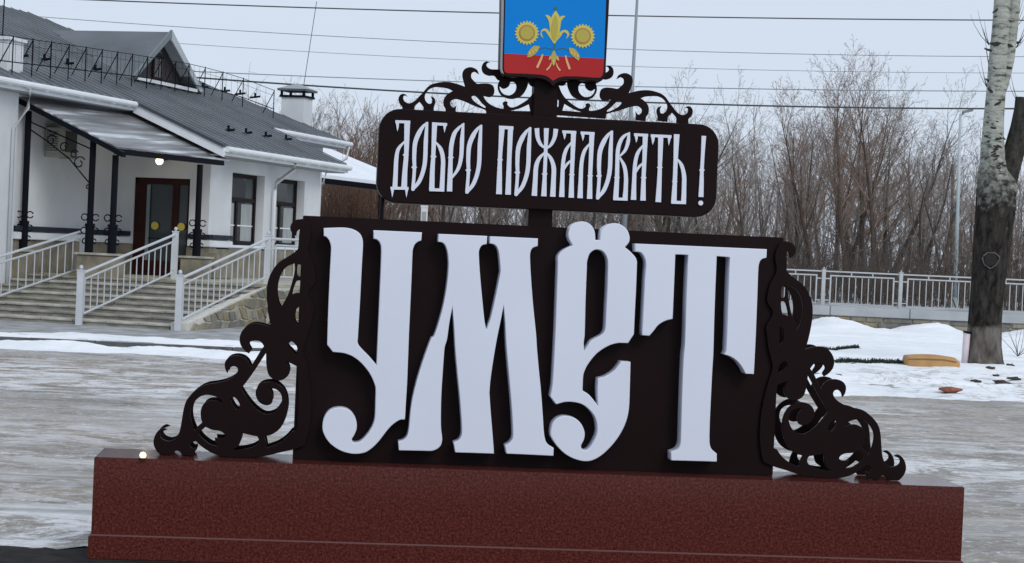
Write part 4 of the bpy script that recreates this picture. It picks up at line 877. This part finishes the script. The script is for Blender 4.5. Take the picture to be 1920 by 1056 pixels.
def grow(rs,p,d,L,r,lvl,out,tr,maxl,cnt,upw,wob):
    k={0:9,1:6,2:4,3:3}.get(lvl,2); pts=[p.copy()]; ds=[]
    for i in range(k):
        d=d+rs.normal(0,wob,3)*(1.15 if lvl else 1.0)+np.array([0,0,upw]); d/=np.linalg.norm(d)
        pts.append(pts[-1]+d*L/k); ds.append(d.copy())
    for i in range(k):
        ra=r*(1-.93*i/k); rb=r*(1-.93*(i+1)/k); (tr if lvl==0 else out).append([*pts[i],*pts[i+1],max(ra,.005),max(rb,.004)])
    if lvl>=maxl: return
    c=cnt[lvl]
    for j in range(c):
        f=(.22 if lvl==0 else .15)+(.8 if lvl==0 else .85)*(j+rs.random())/c; f=min(f,.99); i=int(f*k); q=pts[i]+(pts[i+1]-pts[i])*(f*k-i)
        dd=ds[i]; a=rs.normal(0,1,3); a-=dd*np.dot(a,dd); a/=np.linalg.norm(a)
        sp=(.42 if lvl==0 else .5)+rs.random()*.4; nd=dd*math.cos(sp)+a*math.sin(sp); 
        ll=L*(.52 if lvl==0 else .5)*(1-.55*f)*(.7+.6*rs.random())
        grow(rs,q,nd,ll,max(.006,r*(1-.8*f)*.55),lvl+1,out,tr,maxl,cnt,upw,wob)
M_bark=[mat('bark_%d'%i,c1,.9,scale=2,var2=c2) for i,(c1,c2) in enumerate((((.035,.028,.024),(.085,.073,.064)),((.045,.032,.026),(.10,.075,.06)),((.06,.052,.046),(.14,.13,.115))))]
M_twig=[mat('twigs_%d'%i,c1,.9,.25,3) for i,c1 in enumerate(((.23,.195,.17),(.22,.155,.12),(.29,.26,.235)))]
VAR=[]
for i in range(11):
    rs=np.random.default_rng(100+i); tr=[];out=[]
    nst=1 if i%3 else 2
    for s_ in range(nst):
        d=np.array([rs.normal(0,.11),rs.normal(0,.11),1.])+ (np.array([.14*(-1)**s_,0,0]) if nst>1 else 0); d/=np.linalg.norm(d)
        grow(rs,np.array([.15*s_,0,0.]),d,9.0*(.85 if s_ else 1),(.108+.045*rs.random()),0,out,tr,4,[15 if nst==1 else 11,7,4,2],.055+.03*(i%2),.075)
    k=i%3
    VAR.append((soup_mesh('trunk',tr,M_bark[k],7,True),soup_mesh('crown',out,M_twig[k],3)))
print('tree quads',[len(a[1].polygons) for a in VAR])
rs=np.random.default_rng(5)
def put_tree(x,y,z0,h,v,label,group,rz=None):
    t=thing('bare_tree',label,'tree',(x,y,z0),rs.random()*6.28 if rz is None else rz,group); s=h/9.6
    t.scale=(s*(.85+.3*rs.random()),)*2+(s,) 
    for me,nm in zip(VAR[v],('trunk','crown')):
        o_=bpy.data.objects.new(nm,me); col.objects.link(o_); o_.parent=t
    return t
def yh(px): return 476+.0447*(px-960)
prof=[(480,205),(560,200),(600,178),(640,185),(690,215),(760,195),(900,210),(1050,210),(1200,215),(1260,188),(1300,200),(1350,262),(1400,235),(1440,225),(1480,262),(1520,190),(1560,160),(1610,140),(1660,150),(1710,175),(1745,250),(1800,285),(1850,300),(1900,290),(1990,240),(2100,200)]
def topy(px): return float(np.interp(px,[p[0] for p in prof],[p[1] for p in prof]))
GLS=['slender bare tree with grey-brown twigs in the winter belt beyond the fence','slender bare tree with reddish brown twigs in the winter belt beyond the fence','slender bare tree with pale grey twigs in the winter belt beyond the fence']
GL='slender bare grey-brown tree in the winter belt of woodland beyond the fence'
cntT=0
for row,(Y,step,red) in enumerate(((74,48,.0),(82,44,20),(93,44,45),(108,44,70))):
    px=470+row*9
    while px<2060:
        pp=px+rs.normal(0,step*.3); ty=topy(pp)+red+abs(rs.normal(0,20)); Yj=Y+rs.normal(0,2)
        P=onY(pp,ty,Yj); z0=.5
        h=P[2]-z0
        if h>2:
            vv_=int(rs.integers(0,11)); put_tree(P[0],Yj,z0,h,vv_,GLS[vv_%3],'bare trees beyond the fence'); cntT+=1
        px+=step
for (px,ty,v,lab) in ((1612,138,1,'tallest bare tree of the belt, rising above the fence midway between sign and forked tree'),(1545,185,4,'tall bare tree with wide forks to the left of the tallest one'),(1672,150,7,'tall bare tree leaning right, on the right flank of the tallest clump'),(1262,170,2,'thin-topped bare tree standing above the right scroll of the greeting board')):
    P=onY(px,ty,71); put_tree(P[0],71,.5,P[2]-.5,v,lab,None)
print('trees',cntT)
# brush under the trees
def brush(name,x0,x1,y0,y1,n,hm,m,z0=.5,label='',seed=3,cat='brush'):
    rs=np.random.default_rng(seed); segs=[]
    for i in range(n):
        x=rs.uniform(x0,x1); y=rs.uniform(y0,y1); h=hm*(.4+.8*rs.random()); d=np.array([rs.normal(0,.22),rs.normal(0,.22),1.]); p=np.array([x,y,z0]); k=4
        for j in range(k):
            d=d+rs.normal(0,.16,3); d/=np.linalg.norm(d); q=p+d*h/k; segs.append([*p,*q,.013*(1-j/k)+.005,.013*(1-(j+1)/k)+.004])
            for b in range(3):
                dd=d+rs.normal(0,.55,3); dd/=np.linalg.norm(dd); e=q+dd*h*.25*rs.random(); segs.append([*q,*e,.006,.004])
            p=q
    o_=bpy.data.objects.new(name,soup_mesh(name,segs,m,3)); col.objects.link(o_); tag(o_,label,cat,kind='stuff')
brush('undergrowth',-18,34,62,72,3600,1.9,mat('brush_dark',(.10,.078,.065),.9,.25,3),label='tangled grey brush at the foot of the woodland beyond the fence',seed=3)
brush('undergrowth',-18,36,84,112,3600,3.0,MATS['brush_dark'],label='dense brown brush deep inside the woodland beyond the fence',seed=4)
xa=onY(625,300,70)[0]; xb=onY(712,300,70)[0]
brush('russet_thicket',xa,xb,68,72,520,4.4,mat('russet_twigs',(.16,.092,.06),.9,.25,3),label='russet thicket between the shelter roof and the greeting board',seed=6,cat='thicket')
# distant woods
segs=[]; rs2=np.random.default_rng(9)
for i in range(520):
    x=rs2.uniform(-75,75); y=rs2.uniform(150,200); h=rs2.uniform(7,12.5)
    p=np.array([x,y,.6]); d=np.array([rs2.normal(0,.06),0,1.])
    for j in range(5):
        q=p+d*h/5; segs.append([*p,*q,.13*(1-j/5)+.01,.13*(1-(j+1)/5)+.008]); 
        for b in range(9 if j else 3):
            dd=np.array([rs2.normal(0,.55),rs2.normal(0,.55),.9]); dd/=np.linalg.norm(dd); pt=p+(q-p)*rs2.random(); e=pt+dd*h*.20*rs2.random(); segs.append([*pt,*e,.03,.012])
            for c_ in range(2):
                d3=dd+rs2.normal(0,.5,3); d3/=np.linalg.norm(d3); e2=e+d3*h*.1*rs2.random(); segs.append([*e,*e2,.014,.008])
        p=q
o_=bpy.data.objects.new('distant_woodland',soup_mesh('distant_woodland',segs,mat('far_twigs',(.34,.32,.32),.9,.2,1),3)); col.objects.link(o_); tag(o_,'far grey woodland seen through the nearer trees','woodland',kind='stuff')
# ================================================================= FORKED TREE
TY=34.0
def bigbark(pale_on=True):
    m=bpy.data.materials.new('poplar_bark'); m.use_nodes=True; t=m.node_tree; b=t.nodes['Principled BSDF']; nn=t.nodes.new; L=t.links.new
    c=nn('ShaderNodeTexCoord'); se=nn('ShaderNodeSeparateXYZ'); L(c.outputs['Object'],se.inputs[0])
    def noise(sc,st,det=8):
        mp=nn('ShaderNodeMapping'); mp.inputs['Scale'].default_value=st; L(c.outputs['Object'],mp.inputs[0]); n=nn('ShaderNodeTexNoise'); n.inputs['Scale'].default_value=sc; n.inputs['Detail'].default_value=det; n.inputs['Roughness'].default_value=.65; L(mp.outputs[0],n.inputs[0]); return n.outputs[0]
    def ramp(x,els):
        r=nn('ShaderNodeValToRGB'); L(x,r.inputs[0]); e=r.color_ramp.elements; e[0].position,e[0].color=els[0][0],(*els[0][1],1); e[1].position,e[1].color=els[-1][0],(*els[-1][1],1)
        for p,cc in els[1:-1]: e.new(p).color=(*cc,1)
        return r.outputs[0]
    def mix(f,a,bb_):
        x=nn('ShaderNodeMix'); x.data_type='RGBA'; L(f,x.inputs[0]); L(a,x.inputs[6]); L(bb_,x.inputs[7]); return x.outputs[2]
    dark=ramp(noise(11,(1,1,.38)),[(.38,(.010,.009,.008)),(.64,(.048,.042,.037))])
    pale=ramp(noise(5,(1,1,3.5)),[(.36,(.06,.06,.05)),(.46,(.30,.31,.27)),(.7,(.46,.48,.43))])
    spots=ramp(noise(7,(1,1,1.3),5),[(.42,(1,1,1)),(.5,(0,0,0))])
    base=ramp(noise(8,(1,1,.3)),[(.36,(.05,.043,.037)),(.64,(.17,.152,.135))])
    # height of the change from furrowed to smooth bark, wobbling
    def mask(z0,z1,amp,sc=3.5):
        n=noise(sc,(1,1,1),8); mm=nn('ShaderNodeMath'); mm.operation='MULTIPLY_ADD'; L(n,mm.inputs[0]); mm.inputs[1].default_value=amp; L(se.outputs[2],mm.inputs[2])
        r=nn('ShaderNodeMapRange'); L(mm.outputs[0],r.inputs[0]); r.inputs[1].default_value=z0+amp/2; r.inputs[2].default_value=z1+amp/2; return r.outputs[0]
    up=mask(2.7,3.7,2.6,9)
    k=nn('ShaderNodeMath'); k.operation='MULTIPLY'; L(up,k.inputs[0]); k.inputs[1].default_value=1.0 if pale_on else 0.06
    low=mask(.66,.74,.35)
    mid=mix(k.outputs[0],dark,pale); L(mix(low,base,mid),b.inputs['Base Color'])
    b.inputs['Roughness'].default_value=.95; b.inputs['Specular IOR Level'].default_value=.08
    bp=nn('ShaderNodeBump'); bp.inputs['Strength'].default_value=.9; bp.inputs['Distance'].default_value=.03; L(noise(14,(1,1,.3)),bp.inputs['Height']); L(bp.outputs[0],b.inputs['Normal'])
    return m
tb=onZ(1845,684,0.03); tb=(tb[0],TY)
tz=onY(1845,684,TY)[2]-.05
ft=thing('forked_tree','big forked poplar with pale spotted left stem and dark stump-ended right limb','tree',(tb[0],TY,tz))
M_pop=bigbark(); M_pop2=bigbark(False)
def limb(pts,name,parent,n=28,rough=.04,mt=None):
    P=[];Rr=[]
    for px,py,w_ in pts: q=onY(px,py,TY); P.append(Vector((q[0]-tb[0],0,q[2]-tz))); Rr.append(w_/2/F*TY)
    # resample
    PP=[];RR=[]
    for i in range(len(P)-1):
        for k in range(7): f=k/7; PP.append(P[i].lerp(P[i+1],f)); RR.append(Rr[i]*(1-f)+Rr[i+1]*f)
    PP.append(P[-1]);RR.append(Rr[-1])
    m_=MB().tube(PP,RR,n)
    v=[]
    for i,p in enumerate(m_.v):
        c_=PP[min(i//n,len(PP)-1)]; d=Vector(p)-c_; a=math.atan2(d.y,d.x); kk=1+rough*(math.sin(5*a+c_.z*1.3)+.6*math.sin(9*a+c_.z*2.1)+.5*math.sin(2*a+c_.z*4)); v.append(tuple(c_+d*kk))
    m_.v=v; return m_.build(name,mt or M_pop,parent,True)
limb(((1844,690,84),(1845,672,70),(1845,650,63),(1847,600,60),(1850,560,61),(1854,500,64),(1860,440,68),(1866,390,74),(1868,350,74),(1864,325,62),(1862,300,45),(1862,260,40),(1864,220,38),(1868,170,36),(1872,120,36),(1877,60,34),(1880,0,32),(1884,-80,30)),'trunk',ft)
limb(((1867,400,50),(1878,360,50),(1890,320,42),(1903,280,38),(1912,240,34),(1918,205,32),(1921,184,34)),'stump_limb',ft,mt=M_pop2)
limb(((1868,200,14),(1878,160,26),(1890,110,24),(1898,50,22),(1905,-20,20),(1910,-80,18)),'upper_stem',ft)
for (px_,py_,r_) in ((1858,487,.125),):
    q=onY(px_,py_,TY-.31); c_=Vector((q[0]-tb[0],q[1]-TY,q[2]-tz))
    MB().tube([c_+Vector((r_*(1+.10*math.sin(2*a+1)+.07*math.sin(5*a))*math.cos(a),0.01,r_*(1+.10*math.sin(3*a)+.05*math.sin(7*a))*math.sin(a))) for a in np.linspace(0,2*math.pi,29)],.014,7).build('knot_ring',mat('pale_callus',(.085,.08,.075),.9,.3,9,bump=.5),ft,True)
    MB().tube([c_+Vector((0,.05,0)),c_+Vector((0,-.02,0))],.105,14).build('knot_hole',mat('knot_dark',(.012,.011,.011),.95),ft)
twr=np.random.default_rng(21); segs=[]
def wpt(px,py,y=0): q=onY(px,py,TY); return np.array([q[0]-tb[0],y,q[2]-tz])
for (px,py,dx,n_) in ((1855,85,-1,5),(1853,168,-1,4),(1856,130,-1,2),(1905,90,1,5),(1908,190,-1,2),(1922,182,1,4),(1898,60,1,3),(1918,210,-1,3)):
    for k in range(n_):
        p=wpt(px,py); d=np.array([dx*twr.uniform(.3,1.0),twr.normal(0,.3),twr.uniform(.5,1.2)]); d/=np.linalg.norm(d); L_=twr.uniform(.25,.8)
        for j in range(3):
            d=d+np.array([0,0,.35]); d/=np.linalg.norm(d); q=p+d*L_/3; segs.append([*p,*q,.007*(1-j/4),.006*(1-(j+1)/4)]); p=q
me=soup_mesh('twigs',segs,M_bark[0],4); o_=bpy.data.objects.new('twigs',me); col.objects.link(o_); o_.parent=ft; o_['kind']='stuff'
sc_=np.random.default_rng(33)
SC=[(1867,20,.05),(1866,32,.035),(1852,94,.05),(1866,84,.08),(1886,86,.06),(1904,80,.06),(1852,152,.045),(1857,174,.06),(1893,98,.05),(1885,128,.055),(1862,130,.03),(1866,196,.05)]
for k in range(34): SC.append((1862+sc_.normal(0,11)-(0 if k%3 else 4),sc_.uniform(212,330),sc_.uniform(.018,.045)))
for (px,py,r_) in SC:
    px=max(1846,min(px,1906)); q=onY(px,py,TY); cxp=float(np.interp(py,[0,60,120,170,220,260,300,350],[1880,1877,1872,1868,1864,1862,1862,1868])); wd=float(np.interp(py,[0,120,170,220,300,350],[32,36,36,38,45,74]))
    u_=max(-.96,min(.96,(px-cxp)/(wd/2))); dep=.0 if px>cxp+wd*.55 else math.sqrt(1-u_*u_)*wd/2/F*TY
    bm=bmesh.new(); bmesh.ops.create_icosphere(bm,subdivisions=2,radius=r_)
    a_=sc_.uniform(-.7,.7)
    for vv in bm.verts:
        x_,z_=vv.co.x*1.5,vv.co.z*.42; vv.co=Vector((x_*math.cos(a_)-z_*math.sin(a_),vv.co.y*.25,x_*math.sin(a_)+z_*math.cos(a_)))*(1+sc_.normal(0,.16))
    me=bpy.data.meshes.new('branch_scar'); bm.to_mesh(me); bm.free()
    link('branch_scar',me,mat('scar_dark',(.022,.02,.018),.95,.3,9),ft,False,(q[0]-tb[0],-dep,q[2]-tz))
# ================================================================= SMALL THINGS ON THE SNOW
q=onZ(1808,684,.09); BY=q[1]; bl=thing('bollard','short pinkish white bollard with a black top leaning by the foot of the forked tree','bollard',(q[0],BY,q[2]))
tp=onY(1813,625,BY)
MB().tube([(0,0,-.05),(tp[0]-q[0],0,tp[2]-q[2])],.055,12,r2=.06).build('shaft',mat('pinkish_white',(.62,.54,.56),.6,.06,4),bl,True)
MB().tube([(tp[0]-q[0],0,tp[2]-q[2]),(tp[0]-q[0]+.005,0,tp[2]-q[2]+.035)],.068,12).build('cap',M_blk,bl)
q0=onZ(1701,689,.07); q1=onY(1799,689,q0[1]); bn=thing('tan_cover','low rounded tan cover lying on the snow left of the bollard','cover',((q0[0]+q1[0])/2,q0[1]+.2,q0[2]))
Wd=q1[0]-q0[0]; hh=.22; n_=18; v=[];f=[]
for i in range(n_+1):
    x=-Wd/2+Wd*i/n_; u_=(i/n_); top=hh*(.76+.24*math.sin(math.pi*min(1,u_*.8+.15)))*(1 if u_<.94 else 1-(u_-.94)*3)
    ring=[(x,-.22,0),(x,-.225,top*.62),(x,-.20,top*.84),(x,-.05,top),(x,.12,top*.96),(x,.22,top*.7),(x,.22,0)]
    v+=ring
for i in range(n_):
    for j in range(6): a=i*7+j; f.append((a,a+7,a+8,a+1))
f+=[tuple(range(7)),tuple(n_*7+j for j in range(6,-1,-1))]
mesh('shell',v,f,mat('tan_tarpaulin',(.42,.24,.09),.7,.15,4,bump=.35,bscale=9),bn,True)
MB().tube([(-Wd/2,-.232,.135),(-Wd/6,-.236,.15),(Wd/5,-.236,.15),(Wd/2-.05,-.232,.12)],.008,5).build('seam',mat('seam_brown',(.22,.12,.05),.8),bn)
# reddish clod
q=onZ(1782,737,.03); bk=MB(); rs3=np.random.default_rng(3)
bm=bmesh.new(); bmesh.ops.create_icosphere(bm,subdivisions=2,radius=.11)
for vv in bm.verts: vv.co=Vector((vv.co.x*1.35*(1+.25*math.sin(vv.co.z*40)),vv.co.y,vv.co.z*.42))*(1+rs3.normal(0,.10))
me=bpy.data.meshes.new('brick_lump'); bm.to_mesh(me); bm.free(); o_=link('brick_lump',me,mat('brick_red',(.24,.085,.055),.9,.35,9),None,False,(q[0],q[1],.07)); tag(o_,'broken reddish brick lump on the trodden snow edge','brick')
# clods of frozen earth
rs4=np.random.default_rng(8)
for i,(px,py,w_,lab) in enumerate(((1857,700,.20,'dark frozen clod nearest the forked tree on the snow'),(1893,699,.16,'dark frozen clod at the right edge above the wider clods'),(1878,722,.34,'wide dark earth clod on the snow below the forked tree'),(1903,718,.26,'second dark earth clod, right of the widest one'),(1829,718,.20,'small dark clod left of the widest earth clod'),(1868,712,.14,'tiny dark clod above the widest earth clod'))):
    q=onZ(px,py,.04); bm=bmesh.new(); bmesh.ops.create_icosphere(bm,subdivisions=2,radius=w_*.36)
    for vv in bm.verts: vv.co=Vector((vv.co.x,vv.co.y*.8,vv.co.z*.34))*(1+rs4.normal(0,.22))
    me=bpy.data.meshes.new('earth_clod'); bm.to_mesh(me); bm.free(); o_=link('earth_clod',me,mat('frozen_earth',(.05,.04,.03),.95,.4,12),None,False,(q[0],q[1],hb(q[0],q[1])+.015)); tag(o_,lab,'clod')
# low evergreen edging poking from the snow
def edging(px0,py0,px1,py1,label,seed,h=.05):
    rs=np.random.default_rng(seed); a=onZ(px0,py0,.10); b_=onZ(px1,py1,.10); segs=[]
    for i in range(900):
        f=rs.random(); x=a[0]+(b_[0]-a[0])*f; y=a[1]+(b_[1]-a[1])*f+rs.normal(0,.05); z=hb(x,y)+rs.random()*h*.6; d=rs.normal(0,1,3)+np.array([0,0,.6]); d/=np.linalg.norm(d); p=np.array([x,y,z]); e=p+d*.05; segs.append([*p,*e,.008,.003])
    o_=bpy.data.objects.new('evergreen_edging',soup_mesh('evergreen_edging',segs,mat('dark_evergreen',(.018,.035,.022),.9,.3,9),3)); col.objects.link(o_); tag(o_,label,'edging',kind='stuff')
edging(1500,657,1610,655,'short upper strip of dark evergreen edging poking from the snow by the scroll',1)
edging(1568,680,1700,683,'long lower strip of dark evergreen edging ending at the tan cover',2)
# bare shrub stems by the tree
rs5=np.random.default_rng(14); q=onZ(1908,668,.12); segs=[]
for i in range(10):
    p=np.array([0.,0,0]); d=np.array([rs5.normal(0,.8),rs5.normal(0,.4),.9]); d/=np.linalg.norm(d)
    for j in range(4):
        d=d+rs5.normal(0,.15,3); d/=np.linalg.norm(d); e=p+d*.17; segs.append([*p,*e,.006-.001*j,.005-.001*j]); p=e
o_=bpy.data.objects.new('bare_shrub',soup_mesh('bare_shrub',segs,M_bark[0],4)); col.objects.link(o_); o_.location=q; tag(o_,'small leafless shrub with arching stems at the right edge beside the tree','shrub')
